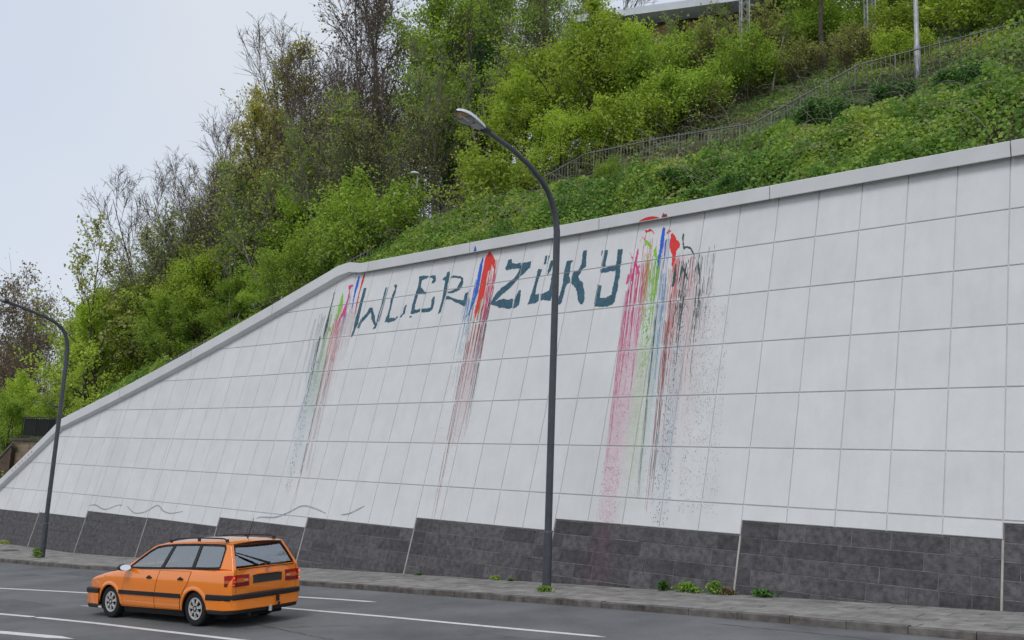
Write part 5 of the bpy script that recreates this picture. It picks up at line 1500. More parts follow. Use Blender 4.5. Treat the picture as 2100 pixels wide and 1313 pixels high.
MB().box((ow0 + ow1) / 2 + yw * 0.30 + Vector((0, 0, 0.70)), ((ow1 - ow0).length + 0.2, 0.75, 0.15), (xw, yw, (0, 0, 1))).build('ledge', M['capstone'], old)
rb = empty('black_railing', (ow0 + ow1) / 2 + Vector((0, 0, 0.78)), 'black metal railing with a sloping end on top of the old stone wall', 'railing')
r0 = ow0 + xw * 0.35 + yw * 0.2 + Vector((0, 0, 0.78)); r1 = r0 + xw * 1.75
Z = lambda q: Vector((0, 0, q))
MB().tube([r0 + Z(1.12), r1 + Z(1.15), r1 + xw * 1.2 + Z(0.0)], 0.03, 6).build('top_rail', M['rail_dark'], rb)
MB().tube([r0 + Z(0.10), r1 + xw * 1.1 + Z(0.10)], 0.025, 6).build('lower_rail', M['rail_dark'], rb)
for i in range(23):
    x = 0.02 + i * 0.12
    top = 1.12 if x < 1.75 else 1.15 * (1 - (x - 1.75) / 1.2)
    if top > 0.15:
        MB().tube([r0 + xw * x + Z(0.1), r0 + xw * x + Z(top)], 0.028 if i % 6 == 0 else 0.016, 5).build('post' if i % 6 == 0 else 'baluster', M['rail_dark'], rb)
MB().box(r0 + xw * 0.9 + yw * 0.12 + Z(0.58), (1.75, 0.02, 0.95), (xw, yw, (0, 0, 1))).build('infill_sheet', M['rail_dark'], rb)
sw = empty('sloping_wall', (-28.2, 51.0, -3), 'brown brick wing wall with a dark sloping cap at the left edge', 'wall')
q0, q1 = Vector((-26.55, 50.3, 0.25)), Vector((-30.6, 51.3, -4.2))
dv = (q1 - q0)
MB().prism([q0, q1, Vector((q1.x, q1.y, -5.5)), Vector((q0.x, q0.y, -5.5))], Vector((0.1, 0.45, 0))).build('brickwork', M['brown'], sw)
MB().tube([q0 + Vector((0.02, 0.2, 0.1)), q1 + Vector((0, 0.2, 0.1))], 0.23, 4).build('cap', M['capstone'], sw)

# ------------------------------------------------------------------ weeds, manhole cover
def weed(s, d, w, h, n, label, leaf='green', seed=0, group=None):
    rg = np.random.RandomState(seed)
    b = groundp(s, d, pavz(s, d))
    W_ = empty('weed_clump', b, label, 'weed', group)
    t = float(np.interp(s, SS, TT)); tv = np.array([math.cos(t), math.sin(t), 0]); nv = np.array([-math.sin(t), math.cos(t), 0])
    u = rg.randn(n) * w * 0.35; v = np.abs(rg.randn(n)) * 0.09; hh = h * rg.rand(n) ** 0.7 * np.exp(-(u / w) ** 2)
    u = u * 0.8; hh = hh * 0.75
    Cn = tv * u[:, None] + nv * v[:, None] + np.stack([0 * u, 0 * u, hh + 0.01], 1)
    vv, f, r = leaves(Cn, 0.06, rg, 0.5, 0.7)
    npmesh('leaves', vv, f, LM[leaf], W_, rnd=r)
    m = min(n // 6, 40)
    v3, f3 = tubes(np.stack([tv * q + nv * 0.03 for q in u[:m] * .5]), Cn[:m], np.full(m, .004), np.full(m, .002), 3)
    npmesh('stems', v3, f3, M['bark_grey'], W_)


weed(6.55, 0.10, 0.20, 0.26, 260, 'small dark green weed at the wall foot, left of the round weed clump', 'ivy', 1)
weed(5.95, 0.12, 0.42, 0.26, 620, 'round bright green weed clump at the wall foot', 'bramble', 2)
weed(5.30, 0.10, 0.30, 0.32, 420, 'green weed clump at the wall foot beside the withered one', 'bramble', 3)
weed(5.02, 0.10, 0.30, 0.18, 300, 'withered brown weed clump at the wall foot by the pale joint', 'brown', 4)
weed(4.25, 0.10, 0.36, 0.18, 380, 'low dark weed clump on the right of the pale wall joint', 'ivy', 5)
weed(8.55, 1.62, 0.30, 0.14, 260, 'tuft of weeds round the foot of the tall street lamp', 'bramble', 6)
weed(33.05, 2.05, 0.55, 0.45, 420, 'grass tuft round the foot of the left street lamp', 'bramble', 7)
weed(11.4, 0.08, 0.16, 0.12, 120, 'tiny weed at the wall foot left of the tall street lamp', 'green', 8)
weed(10.9, 0.08, 0.12, 0.06, 60, 'tiniest weed at the wall foot left of the tall street lamp', 'ivy', 9)
weed(14.2, 0.08, 0.16, 0.06, 60, 'small weed at the wall foot right of the car', 'ivy', 10)
weed(39.8, 0.12, 0.7, 0.20, 300, 'strip of weeds at the wall foot at the left edge', 'dull', 11)
M['iron'] = surf('cast_iron', (0.03, 0.03, 0.03), (0.07, 0.068, 0.065), 0.6, 9, 6, 0.3)
b = Vector([float(c) for c in groundp(36.9, 1.35, pavz(36.9, 1.35) + 0.004)])
mc = empty('manhole_cover', b, 'round iron manhole cover in the pavement left of the left street lamp', 'manhole cover')
MB().lathe([(0.001, 0.012), (0.29, 0.012), (0.30, 0.0)], b, (0, 0, 1), 28).build('lid', M['iron'], mc)
MB().lathe([(0.31, 0.0), (0.31, 0.014), (0.38, 0.014), (0.385, 0.0)], b, (0, 0, 1), 28).build('ring', M['mortar'], mc)

# ------------------------------------------------------------------ the orange estate car (x forward, y left, z up, rear axle at x = 0)
M['orange'] = plain('orange_car_paint', (0.90, 0.235, 0.014), 0.24, 0.0, 0.5, 1.0)
M['trim'] = plain('black_plastic_trim', (0.014, 0.014, 0.016), 0.5, 0, 0.4)
M['gasket'] = plain('black_rubber', (0.010, 0.010, 0.011), 0.65, 0, 0.3)
M['seam'] = plain('door_gap', (0.10, 0.025, 0.006), 0.8, 0, 0.1)
M['tyre'] = plain('tyre_rubber', (0.016, 0.016, 0.017), 0.75, 0, 0.3)
M['hub'] = plain('wheel_trim_silver', (0.50, 0.49, 0.47), 0.38, 0.25)
M['dark'] = plain('dark_interior', (0.020, 0.023, 0.027), 0.8)
M['seat'] = plain('seat_cloth', (0.035, 0.042, 0.050), 0.9)
M['redlens'] = plain('red_lamp_lens', (0.42, 0.010, 0.008), 0.12, 0, 0.6, 0.5)
M['darkred'] = plain('dark_red_lamp_lens', (0.20, 0.006, 0.010), 0.12, 0, 0.6, 0.5)
M['amberlens'] = plain('amber_lamp_lens', (0.62, 0.13, 0.02), 0.12, 0, 0.6, 0.5)
M['clearlens'] = plain('pale_lamp_lens', (0.62, 0.33, 0.22), 0.12, 0, 0.6, 0.5)
M['brakelit'] = plain('lit_brake_bulb', (0.9, 0.05, 0.02), 0.3, 0, 0.5, 0, ((1.0, 0.05, 0.02), 1.6))
M['chrome'] = plain('chrome', (0.75, 0.75, 0.76), 0.12, 1.0)
M['mirror'] = plain('mirror_glass', (0.80, 0.82, 0.84), 0.06, 1.0)
M['cglass'] = glassmat('car_window_glass', (0.66, 0.80, 0.80), 0.74)
M['plate'] = plain('blank_dark_plate', (0.030, 0.032, 0.032), 0.6)
M['white_lens'] = plain('headlamp_glass', (0.55, 0.57, 0.58), 0.1, 0, 0.6, 0.5)

CX, CY, CH, CK = -5.06473, 18.28379, 2.51977, 1.0305


def gd(x, y):
    d2 = (XX - x) ** 2 + (YY - y) ** 2
    i = int(d2.argmin()); s_ = float(SS[i]); t = float(TT[i])
    s_ += (x - XX[i]) * math.cos(t) + (y - YY[i]) * math.sin(t)
    t = float(np.interp(s_, SS, TT))
    back = (x - np.interp(s_, SS, XX)) * math.sin(t) - (y - np.interp(s_, SS, YY)) * math.cos(t)
    return s_, -(back - BAT * (float(zfoot(s_)) - Z5))


def rz_(x, y):
    s_, d_ = gd(x, y)
    return float(roadz(s_, d_))


e_ = 0.8
N_ = Vector((-(rz_(CX + e_, CY) - rz_(CX - e_, CY)) / (2 * e_), -(rz_(CX, CY + e_) - rz_(CX, CY - e_)) / (2 * e_), 1)).normalized()
F_ = Vector((math.cos(CH), math.sin(CH), 0)); F_ = (F_ - N_ * F_.dot(N_)).normalized(); L_ = N_.cross(F_)
car = empty('estate_car', (0, 0, 0), 'orange estate car with roof rails and black rub strips driving away on the road', 'car')
car.matrix_world = Matrix(((F_.x * CK, L_.x * CK, N_.x * CK, CX), (F_.y * CK, L_.y * CK, N_.y * CK, CY), (F_.z * CK, L_.z * CK, N_.z * CK, rz_(CX, CY)), (0, 0, 0, 1)))


def cb(mb, name, mat, parent=None, ang=None, bev=0):
    o = mb.build(name, mat, parent or car, world=False)
    if bev:
        bevel(o, bev)
    if ang:
        sharp(o, ang)
    return o


I = lambda v, xs, ys: float(np.interp(v, xs, ys))
wmax = lambda x: I(x, [-1.0, -0.95, -0.88, -0.75, -0.4, 0, 1.3, 2.6, 2.95, 3.2, 3.38, 3.48, 3.54], [0.70, 0.765, 0.805, 0.825, 0.838, 0.845, 0.85, 0.842, 0.828, 0.80, 0.765, 0.72, 0.64])
fz = lambda z: I(z, [0.15, 0.24, 0.32, 0.46, 0.60, 0.74, 0.80, 0.86, 0.93, 1.0], [0.90, 0.945, 0.975, 0.995, 1.0, 0.998, 0.990, 0.972, 0.950, 0.938])
ysd = lambda x, z: wmax(x) * fz(z)
belt = lambda x: I(x, [-0.95, 0, 1.1, 2.1, 2.3, 2.7, 3.1, 3.4, 3.54], [0.985, 0.965, 0.945, 0.925, 0.905, 0.858, 0.785, 0.705, 0.62])
zlow = lambda x: I(x, [-0.95, -0.5, -0.4, 0.3, 2.2, 3.0, 3.1, 3.54], [0.36, 0.34, 0.27, 0.235, 0.225, 0.225, 0.30, 0.33])
xs_ = sorted(set([round(v, 3) for v in list(np.linspace(-0.95, 3.54, 70)) + [-0.93, -0.90, 3.5, 3.52]]))
rings = []
for x in xs_:
    zl, zt = zlow(x), belt(x)
    zz = [zl + 0.02] + [zl + 0.02 + (zt - 0.035 - zl - 0.02) * q for q in np.linspace(0.08, 1, 11)]
    r = [(x, ysd(x, zl) * 0.93, zl)] + [(x, ysd(x, z), z) for z in zz] + [(x, ysd(x, zt) - 0.012, zt - 0.010), (x, ysd(x, zt) - 0.045, zt + 0.002), (x, ysd(x, zt) * 0.6, zt + 0.022), (x, 0, zt + 0.034)]
    rings.append([(x, 0, zl)] + r + [(a, -b, c) for a, b, c in r[-2::-1]])
m = MB(); k = len(rings[0])
m.add([p for r in rings for p in r], [(i * k + j, i * k + (j + 1) % k, (i + 1) * k + (j + 1) % k, (i + 1) * k + j) for i in range(len(rings) - 1) for j in range(k)] + [tuple(range(k)), tuple((len(rings) - 1) * k + j for j in range(k))])
body = cb(m, 'body', M['orange'])
cut = MB()
for xa in (0.0, 2.625):
    for sy in (1, -1):
        cut.lathe([(0.0001, sy * 0.50), (0.350, sy * 0.50), (0.350, sy * 0.95), (0.0001, sy * 0.95)], (xa, 0, 0.275), (0, 1, 0), 36)
cut.box((1.0, 0, 0.99), (2.2, 1.44, 0.22)); cut.box((-0.37, 0, 0.99), (0.9, 1.36, 0.22))
cutter = cut.build('cutter', M['dark'], None, fix=True)
bpy.context.view_layer.update()
cutter.parent = car
md = body.modifiers.new('arches', 'BOOLEAN'); md.operation = 'DIFFERENCE'; md.object = cutter; md.solver = 'EXACT'
dg = bpy.context.evaluated_depsgraph_get()
bpy.context.view_layer.update()
nm = bpy.data.meshes.new_from_object(body.evaluated_get(dg))
body.modifiers.clear(); body.data = nm
bpy.data.objects.remove(cutter)
sharp(body, 32)
# dark wheel housings and arch lips
for xa in (0.0, 2.625):
    for sy in (1, -1):
        a = np.linspace(-0.15, math.pi + 0.15, 25)
        w = MB().grid([[(xa + 0.346 * math.cos(q), sy * (ysd(xa, 0.5) - 0.015 if j == 0 else 0.51), 0.275 + 0.346 * math.sin(q)) for q in a] for j in (0, 1)])
        w.add([(xa, sy * 0.512, 0.275)] + [(xa + 0.346 * math.cos(q), sy * 0.512, 0.275 + 0.346 * math.sin(q)) for q in a], [(0, i + 1, i + 2) for i in range(24)])
        cb(w, 'wheel_housing', M['gasket'])
        P = []
        for q in np.linspace(0.02, math.pi - 0.02, 25):
            row = []
            for rr, o in ((0.347, -0.012), (0.351, 0.013), (0.368, 0.017), (0.392, 0.010), (0.42, 0.0005)):
                x_, z_ = xa + rr * math.cos(q), 0.275 + rr * math.sin(q)
                row.append((x_, sy * (ysd(x_, z_) + o), z_))
            P.append(row)
        cb(MB().grid(P), 'arch_lip', M['orange'], ang=60)


def patch(xl, xr, z0, z1, off, nz_=10, nx=10, sy=1, thick=0.0):
    P = [[(0, 0, 0)] * (nx + 1) for _ in range(nz_ + 1)]
    for i in range(nz_ + 1):
        z = z0 + (z1 - z0) * i / nz_
        for j in range(nx + 1):
            x = xl(z) + (xr(z) - xl(z)) * j / nx
            P[i][j] = (x, sy * (ysd(x, z) + off), z)
    mb = MB().grid(P)
    if thick:
        n, mm = nz_ + 1, nx + 1
        idx = [j for j in range(mm)] + [i * mm + mm - 1 for i in range(1, n)] + [(n - 1) * mm + j for j in range(mm - 2, -1, -1)] + [i * mm for i in range(n - 2, 0, -1)]
        rim = [mb.v[q] for q in idx]
        b = len(rim)
        mb.add(rim + [(p[0], p[1] - sy * thick, p[2]) for p in rim], [(q, (q + 1) % b, b + (q + 1) % b, b + q) for q in range(b)])
    return mb


fl = lambda z: I(z, [0.24, 0.5, 0.9], [2.20, 2.19, 2.12])
fr = lambda z: I(z, [0.24, 0.5, 0.7, 0.94], [1.19, 1.17, 1.12, 1.06])
rr_ = lambda z: I(z, [0.28, 0.40, 0.50, 0.58, 0.66, 0.74, 0.80, 0.95], [0.43, 0.415, 0.375, 0.325, 0.255, 0.19, 0.165, 0.135])
G = 0.010
for sy in (1, -1):
    for (xl, xr, hx) in ((fl, fr, 1.335), (lambda z: fr(z) - 0.012, rr_, 0.39)):
        cb(patch(lambda z: xl(z) + G, lambda z: xr(z) - G, 0.262, 0.94, 0.0015, sy=sy), 'door_gap', M['seam'])
        dr_ = cb(patch(lambda z: xl(z) - 0.002, lambda z: xr(z) + 0.002, 0.270, 0.935, 0.0055, sy=sy, thick=0.003), 'door', M['orange'], ang=40)
        h = MB()
        y = ysd(hx, 0.80)
        h.box((hx, sy * (y + 0.012), 0.800), (0.15, 0.030, 0.034)).box((hx + 0.01, sy * (y + 0.008), 0.828), (0.06, 0.02, 0.022))
        hd = cb(h, 'handle', M['trim'], dr_, bev=0.006)
    for a, b in ((2.19, 2.30), (1.185, 2.18), (0.38, 1.175), (-0.93, -0.345)):
        cb(patch(lambda z: b, lambda z: a, 0.472, 0.545, 0.022, 3, 8, sy, 0.03), 'rub_strip', M['trim'], ang=40)
    # sill
    cb(patch(lambda z: 2.24, lambda z: 0.38, 0.14, 0.235, -0.02, 2, 10, sy, 0.05), 'sill', M['trim'])

# greenhouse
yp = lambda z: 0.797 - (z - 0.93) * 0.415
zr_ = lambda x: I(x, [-0.70, -0.62, -0.3, 0.3, 0.9, 1.25, 1.42, 1.55], [1.405, 1.428, 1.445, 1.448, 1.430, 1.402, 1.375, 1.335])
xd = lambda z: -0.955 + (z - 0.98) * 0.62         # rear edge of the D-pillar / tailgate plane
ap = [(2.30, 0.905), (2.02, 1.055), (1.74, 1.22), (1.52, 1.345)]
roof_edge = [(1.42, zr_(1.42)), (1.25, zr_(1.25)), (0.9, zr_(0.9)), (0.3, zr_(0.3)), (-0.3, zr_(-0.3)), (-0.62, zr_(-0.62)), (xd(1.405), 1.405)]
outer = ap + roof_edge + [(xd(1.2), 1.2), (xd(0.985), 0.985), (-0.5, 0.965), (0, 0.955), (1.1, 0.935), (2.1, 0.905)]
dlo = [(2.07, 0.965), (1.83, 1.125), (1.60, 1.262), (1.42, 1.338), (1.20, 1.368), (0.9, 1.384), (0.3, 1.398), (-0.3, 1.397), (-0.545, 1.388), (-0.585, 1.33), (-0.60, 1.03), (-0.57, 1.008), (-0.2, 0.998), (0.3, 0.988), (1.1, 0.968), (1.7, 0.958)]


def side_poly(poly, holes, off, sy, thick=0.0, bend=0.0):
    loops = [[Vector((x, z, 0)) for x, z in poly]] + [[Vector((x, z, 0)) for x, z in h] for h in holes]
    tri = tessellate_polygon(loops)
    pts = [p for l in loops for p in l]
    P = lambda p, o: (p.x, sy * (yp(p.y) + o - 0.13 * max(0, -p.x - 0.5)), p.y)
    mb = MB().add([P(p, off) for p in pts], [tuple(t) for t in tri])
    if thick:
        b = 0
        for l in loops:
            n = len(l)
            mb.add([P(p, off) for p in l] + [P(p, off - thick) for p in l], [(i, (i + 1) % n, n + (i + 1) % n, n + i) for i in range(n)])
    return mb


def offset_poly(poly, d):
    n = len(poly); out = []
    A = sum(poly[i][0] * poly[(i + 1) % n][1] - poly[(i + 1) % n][0] * poly[i][1] for i in range(n))
    sg = 1 if A > 0 else -1
    for i in range(n):
        (x0, y0), (x1, y1), (x2, y2) = poly[i - 1], poly[i], poly[(i + 1) % n]
        a = Vector((x1 - x0, y1 - y0)).normalized(); b = Vector((x2 - x1, y2 - y1)).normalized()
        na, nb_ = Vector((a.y, -a.x)) * sg, Vector((b.y, -b.x)) * sg
        q = (na + nb_); q = q / max(0.3, q.dot(na))
        out.append((x1 + q.x * d, y1 + q.y * d))
    return out


def span(x0, x1, poly, inset):
    """the part of the side window opening between two slanted pillars; x0/x1 are (x at bottom z=.96, x at top z=1.39)"""
    q = offset_poly(poly, -inset)
    f0 = lambda z: x0[0] + (x0[1] - x0[0]) * (z - 0.96) / 0.43
    f1 = lambda z: x1[0] + (x1[1] - x1[0]) * (z - 0.96) / 0.43
    def cl(pl, f, keep):
        out = []
        for i, p in enumerate(pl):
            r = pl[(i + 1) % len(pl)]
            a, b = keep * (p[0] - f(p[1])), keep * (r[0] - f(r[1]))
            if a >= 0:
                out.append(p)
            if a * b < 0:
                t = a / (a - b); out.append((p[0] + (r[0] - p[0]) * t, p[1] + (r[1] - p[1]) * t))
        return out
    return cl(cl(q, f0, -1), f1, 1)


for sy in (1, -1):
    cb(side_poly(outer, [dlo], 0.0, sy, 0.035), 'side_frame', M['orange'])
    cb(side_poly(offset_poly(dlo, 0.016), [offset_poly(dlo, -0.020)], 0.0035, sy, 0.02), 'window_surround', M['gasket'])
    for b0, b1 in (((1.10, 0.945), (1.005, 0.865)), ((0.185, 0.165), (0.095, 0.085))):
        q = span(b0, b1, dlo, 0.012)
        cb(side_poly(q, [], 0.002, sy, 0.03), 'door_pillar', M['trim'])
    for b0, b1 in (((9, 9), (1.10, 0.945)), ((1.005, 0.865), (0.185, 0.165)), ((0.095, 0.085), (-9, -9))):
        q = span(b0, b1, dlo, 0.014)
        cb(side_poly(q, [], -0.008, sy), 'side_window', M['cglass'])
# roof
P = []
for x in np.linspace(xd(1.405), 1.50, 22):
    ze = zr_(x); ye = yp(ze)
    P.append([(x + (0.03 * (1 - t * t) if x > 1.2 else (-0.035 * (1 - t * t) if x < -0.5 else 0)), ye * t, ze + 0.052 * (1 - t * t) * I(x, [-0.75, -0.3, 1, 1.5], [0.6, 1, 1, 0.75])) for t in np.linspace(-1, 1, 15)])
rf_ = cb(MB().grid(P), 'roof', M['orange'], ang=60)
cb(MB().grid([[(p[0], p[1] * .96, p[2] - 0.03) for p in r] for r in P]), 'headlining', M['seat'], ang=60)
for sy in (1, -1):
    m = MB()
    rail = [(1.16, sy * 0.535, zr_(1.16) + 0.012)] + [(x, sy * 0.53, zr_(x) + 0.062) for x in np.linspace(1.0, -0.42, 9)] + [(-0.55, sy * 0.53, zr_(-0.55) + 0.010)]
    m.tube(rail, 0.0135, 8)
    for x in (1.14, 0.30, -0.50):
        m.box((x, sy * 0.53, zr_(x) + 0.028), (0.07, 0.022, 0.066))
    cb(m, 'roof_rail', M['trim'], ang=50)
cb(MB().tube([(-0.36, -0.02, 1.475), (-0.40, -0.02, 1.515)], [0.018, 0.010], 8).tube([(-0.40, -0.02, 1.51), (-0.54, -0.02, 1.84)], [0.008, 0.005], 5), 'aerial', M['trim'])
# windscreen
P = [[(x + 0.05 * (1 - t * t), yw_ * t, z + 0.03 * (1 - t * t)) for t in np.linspace(-1, 1, 9)] for x, yw_, z in ((2.28, 0.735, 0.925), (1.9, 0.70, 1.12), (1.50, 0.62, 1.345))]
cb(MB().grid(P), 'windscreen', M['cglass'], ang=60)

# tailgate: sloping frame with the rear window, and the part below it
def rear_pt(y, z, off=0.0):
    n = Vector((-1, 0, 0.62)).normalized()
    yy = abs(y)
    return Vector((xd(z) + 0.045 * (yy / 0.7) ** 3, y, z)) + n * off


def rear_poly(poly, holes, off, thick=0.0):
    loops = [[Vector((y, z, 0)) for y, z in poly]] + [[Vector((y, z, 0)) for y, z in h] for h in holes]
    tri = tessellate_polygon(loops); pts = [p for l in loops for p in l]
    mb = MB().add([rear_pt(p.x, p.y, off) for p in pts], [tuple(t) for t in tri])
    if thick:
        for l in loops:
            n = len(l)
            mb.add([rear_pt(p.x, p.y, off) for p in l] + [rear_pt(p.x, p.y, off - thick) for p in l], [(i, (i + 1) % n, n + (i + 1) % n, n + i) for i in range(n)])
    return mb


def sub(poly, n=6):
    out = []
    for i, p in enumerate(poly):
        q = poly[(i + 1) % len(poly)]
        out += [(p[0] + (q[0] - p[0]) * t / n, p[1] + (q[1] - p[1]) * t / n) for t in range(n)]
    return out


yr = lambda z: yp(z) - 0.13 * max(0, -xd(z) - 0.5) - 0.004
zt_ = 1.418
o_rear = [(-yr(0.985), 0.985), (-yr(1.2), 1.2), (-yr(1.405), 1.405), (-0.35, zt_ + 0.012), (0.35, zt_ + 0.012), (yr(1.405), 1.405), (yr(1.2), 1.2), (yr(0.985), 0.985)]
w_rear = [(-0.665, 1.030), (-0.640, 1.15), (-0.535, 1.372), (-0.505, 1.388), (0.505, 1.388), (0.535, 1.372), (0.640, 1.15), (0.665, 1.030), (0.66, 1.008), (-0.66, 1.008)]
tg = cb(rear_poly(sub(o_rear, 4), [sub(w_rear, 4)], 0.0, 0.04), 'tailgate_frame', M['orange'])
cb(rear_poly(sub(offset_poly(w_rear, 0.012), 4), [sub(offset_poly(w_rear, -0.030), 4)], 0.004, 0.02), 'window_surround', M['gasket'])
cb(rear_poly(sub(offset_poly(w_rear, -0.02), 3), [], -0.006), 'rear_window', M['cglass'])
# D-pillar corner fillers so that side and tailgate meet in a rounded edge
for sy in (1, -1):
    pts = []
    for z in np.linspace(0.965, 1.405, 8):
        a = Vector(rear_pt(sy * (yr(z) - 0.012), z)); pts.append(a.lerp(Vector((xd(z) + 0.06, sy * (yr(z) - 0.006), z)), 0.45))
    cb(MB().tube(pts, 0.022, 10), 'corner_pillar', M['orange'], ang=80)
# lower tailgate panel, 8 mm proud of the body end
P = [[(-0.952 - 0.022 * math.sin(math.pi * (z - 0.56) / 0.44) + 0.05 * (abs(y) / 0.7) ** 4, y, z) for y in np.linspace(-0.665, 0.665, 17)] for z in np.linspace(0.575, 0.985, 10)]
tgp = cb(MB().grid(P), 'tailgate', M['orange'], ang=60)
for sy in (1, -1):
    cb(MB().box((-0.935, sy * 0.676, 0.775), (0.03, 0.010, 0.40)), 'tailgate_gap', M['gasket'])
cb(MB().box((-0.952, 0, 0.992), (0.02, 1.26, 0.010)), 'tailgate_gap', M['gasket'])
cb(MB().box((-0.970, 0, 0.797), (0.016, 0.66, 0.150)), 'number_plate', M['plate'], bev=0.02)['label'] = 'blank dark number plate'
cb(MB().box((-0.985, 0, 0.888), (0.035, 0.50, 0.022)), 'plate_lamp_strip', M['orange'], bev=0.006)
# emblem: ring with a V above a W
em = MB()
em.lathe([(0.040, 0.0), (0.045, 0.004), (0.045, 0.008), (0.038, 0.008), (0.037, 0.0)], (-0.982, -0.0, 0.945), (-1, 0, 0), 24)
for a, b in (((-.020, .030), (0, .004)), ((.020, .030), (0, .004)), ((-.032, .016), (-.016, -.030)), ((-.016, -.030), (0, -.004)), ((0, -.004), (.016, -.030)), ((.016, -.030), (.032, .016))):
    em.tube([(-0.986, a[0], 0.945 + a[1]), (-0.986, b[0], 0.945 + b[1])], 0.0042, 5)
cb(em, 'round_emblem', M['chrome'])
# tail lamps
for sy in (1, -1):
    def tl(y0, y1, z0, z1, mat, name, parent, x0=-0.962):
        P = [[(x0 - 0.012 + (0.30 * max(0, y - 0.705) ** 1.0 + 6.0 * max(0, y - 0.70) ** 2), sy * y, z) for y in np.linspace(y0, y1, 6)] for z in (z0, (z0 + z1) / 2, z1)]
        mb = MB().grid(P); b = len(mb.v)
        rim = [0, 1, 2, 3, 4, 5, 11, 17, 16, 15, 14, 13, 12, 6]
        r = [mb.v[q] for q in rim]; n = len(r)
        mb.add(r + [(p[0] + 0.05, p[1], p[2]) for p in r], [(q, (q + 1) % n, n + (q + 1) % n, n + q) for q in range(n)])
        return cb(mb, name, mat, parent)
    tlm = tl(0.405, 0.790, 0.703, 0.895, M['gasket'], 'tail_lamp', car, -0.953)
    tl(0.685, 0.818, 0.815, 0.890, M['redlens'], 'red_lens', tlm); tl(0.685, 0.818, 0.768, 0.812, M['amberlens'], 'amber_lens', tlm); tl(0.685, 0.818, 0.708, 0.765, M['darkred'], 'dark_red_lens', tlm)
    tl(0.412, 0.672, 0.845, 0.890, M['redlens'], 'red_lens', tlm); tl(0.412, 0.505, 0.770, 0.842, M['redlens'], 'red_lens', tlm); tl(0.508, 0.672, 0.770, 0.842, M['clearlens'] if False else M['amberlens'], 'amber_lens', tlm); tl(0.412, 0.672, 0.708, 0.767, M['darkred'], 'dark_red_lens', tlm)
    tl(0.43, 0.52, 0.785, 0.825, M['clearlens'], 'pale_lens', tlm, -0.965)
    for z, r in ((0.853, 0.017), (0.735, 0.011)):
        cb(MB().lathe([(0.001, 0.006), (r * .7, 0.004), (r, 0.0)], (-0.974, sy * 0.738, z), (-1, 0, 0), 12), 'brake_bulb', M['brakelit'], tlm)
# rear window wiper, shelf edge
cb(MB().tube([rear_pt(-0.05, 1.03, 0.03), rear_pt(0.08, 1.07, 0.04), rear_pt(0.46, 1.215, 0.03)], [0.022, 0.022, 0.010], 6).tube([rear_pt(-0.05, 1.03, 0.0), rear_pt(-0.05, 1.03, 0.045)], 0.03, 8), 'rear_wiper', M['trim'], ang=60)
cb(MB().tube([rear_pt(0.58, 1.262, 0.018), rear_pt(0.46, 1.222, 0.022), rear_pt(0.18, 1.118, 0.018)], 0.011, 5), 'wiper_blade', M['trim'])
cb(MB().box((-0.977, -0.10, 1.045), (0.006, 0.10, 0.022)) if False else MB().add([rear_pt(0.05, 1.055, 0.0), rear_pt(-0.05, 1.055, 0.0), rear_pt(-0.05, 1.078, 0.0), rear_pt(0.05, 1.078, 0.0)], [(0, 1, 2, 3)]), 'window_sticker', M['redlens'])
# bumpers
def bumper(xin, xout, front, z0, z1, off, mat, name):
    sg = 1 if front else -1
    path = []
    for y in np.linspace(-0.84, 0.84, 29):
        a = abs(y)
        x = xout - sg * (0.06 * (a / 0.72) ** 2 + (0 if a < 0.70 else 2.6 * (a - 0.70) ** 1.5))
        path.append((x, y))
    path = [(xin, -0.845 - off)] + [(x + sg * off, y * (1 + off)) for x, y in path] + [(xin, 0.845 + off)]
    zs = [(z0, -0.02), (z0 + 0.015, 0.0), (z1 - 0.012, 0.0), (z1, -0.015)]
    P = []
    for z, o in zs:
        P.append([(x + sg * o, y * (1 + o * .8), z) for x, y in path])
    mb = MB().grid(P)
    top = [(x - sg * 0.10 if 0 < i < len(path) - 1 else x, y * 0.94, z1 + 0.004) for i, (x, y) in enumerate(path)]
    mb.grid([P[-1], top]); mb.grid([[(x - sg * .10, y * .94, z0 - 0.004) for x, y, z in P[0]], P[0]])
    return cb(mb, name, mat, ang=40)


bumper(-0.36, -1.045, False, 0.30, 0.485, 0.0, M['orange'], 'rear_bumper')
bumper(-0.36, -1.045, False, 0.482, 0.568, 0.018, M['trim'], 'rear_bumper_strip')
bumper(-0.40, -1.00, False, 0.235, 0.305, 0.0, M['trim'], 'rear_valance')
bumper(2.985, 3.60, True, 0.235, 0.455, 0.0, M['orange'], 'front_bumper')
bumper(2.985, 3.60, True, 0.452, 0.545, 0.014, M['trim'], 'front_bumper_strip')
bumper(2.985, 3.56, True, 0.175, 0.24, 0.0, M['trim'], 'front_valance')
cb(MB().box((3.545, 0, 0.62), (0.03, 0.70, 0.13)), 'grille', M['trim'], bev=0.01)
for sy in (1, -1):
    cb(MB().box((3.50, sy * 0.52, 0.635), (0.06, 0.30, 0.12)), 'headlight', M['white_lens'], bev=0.02)
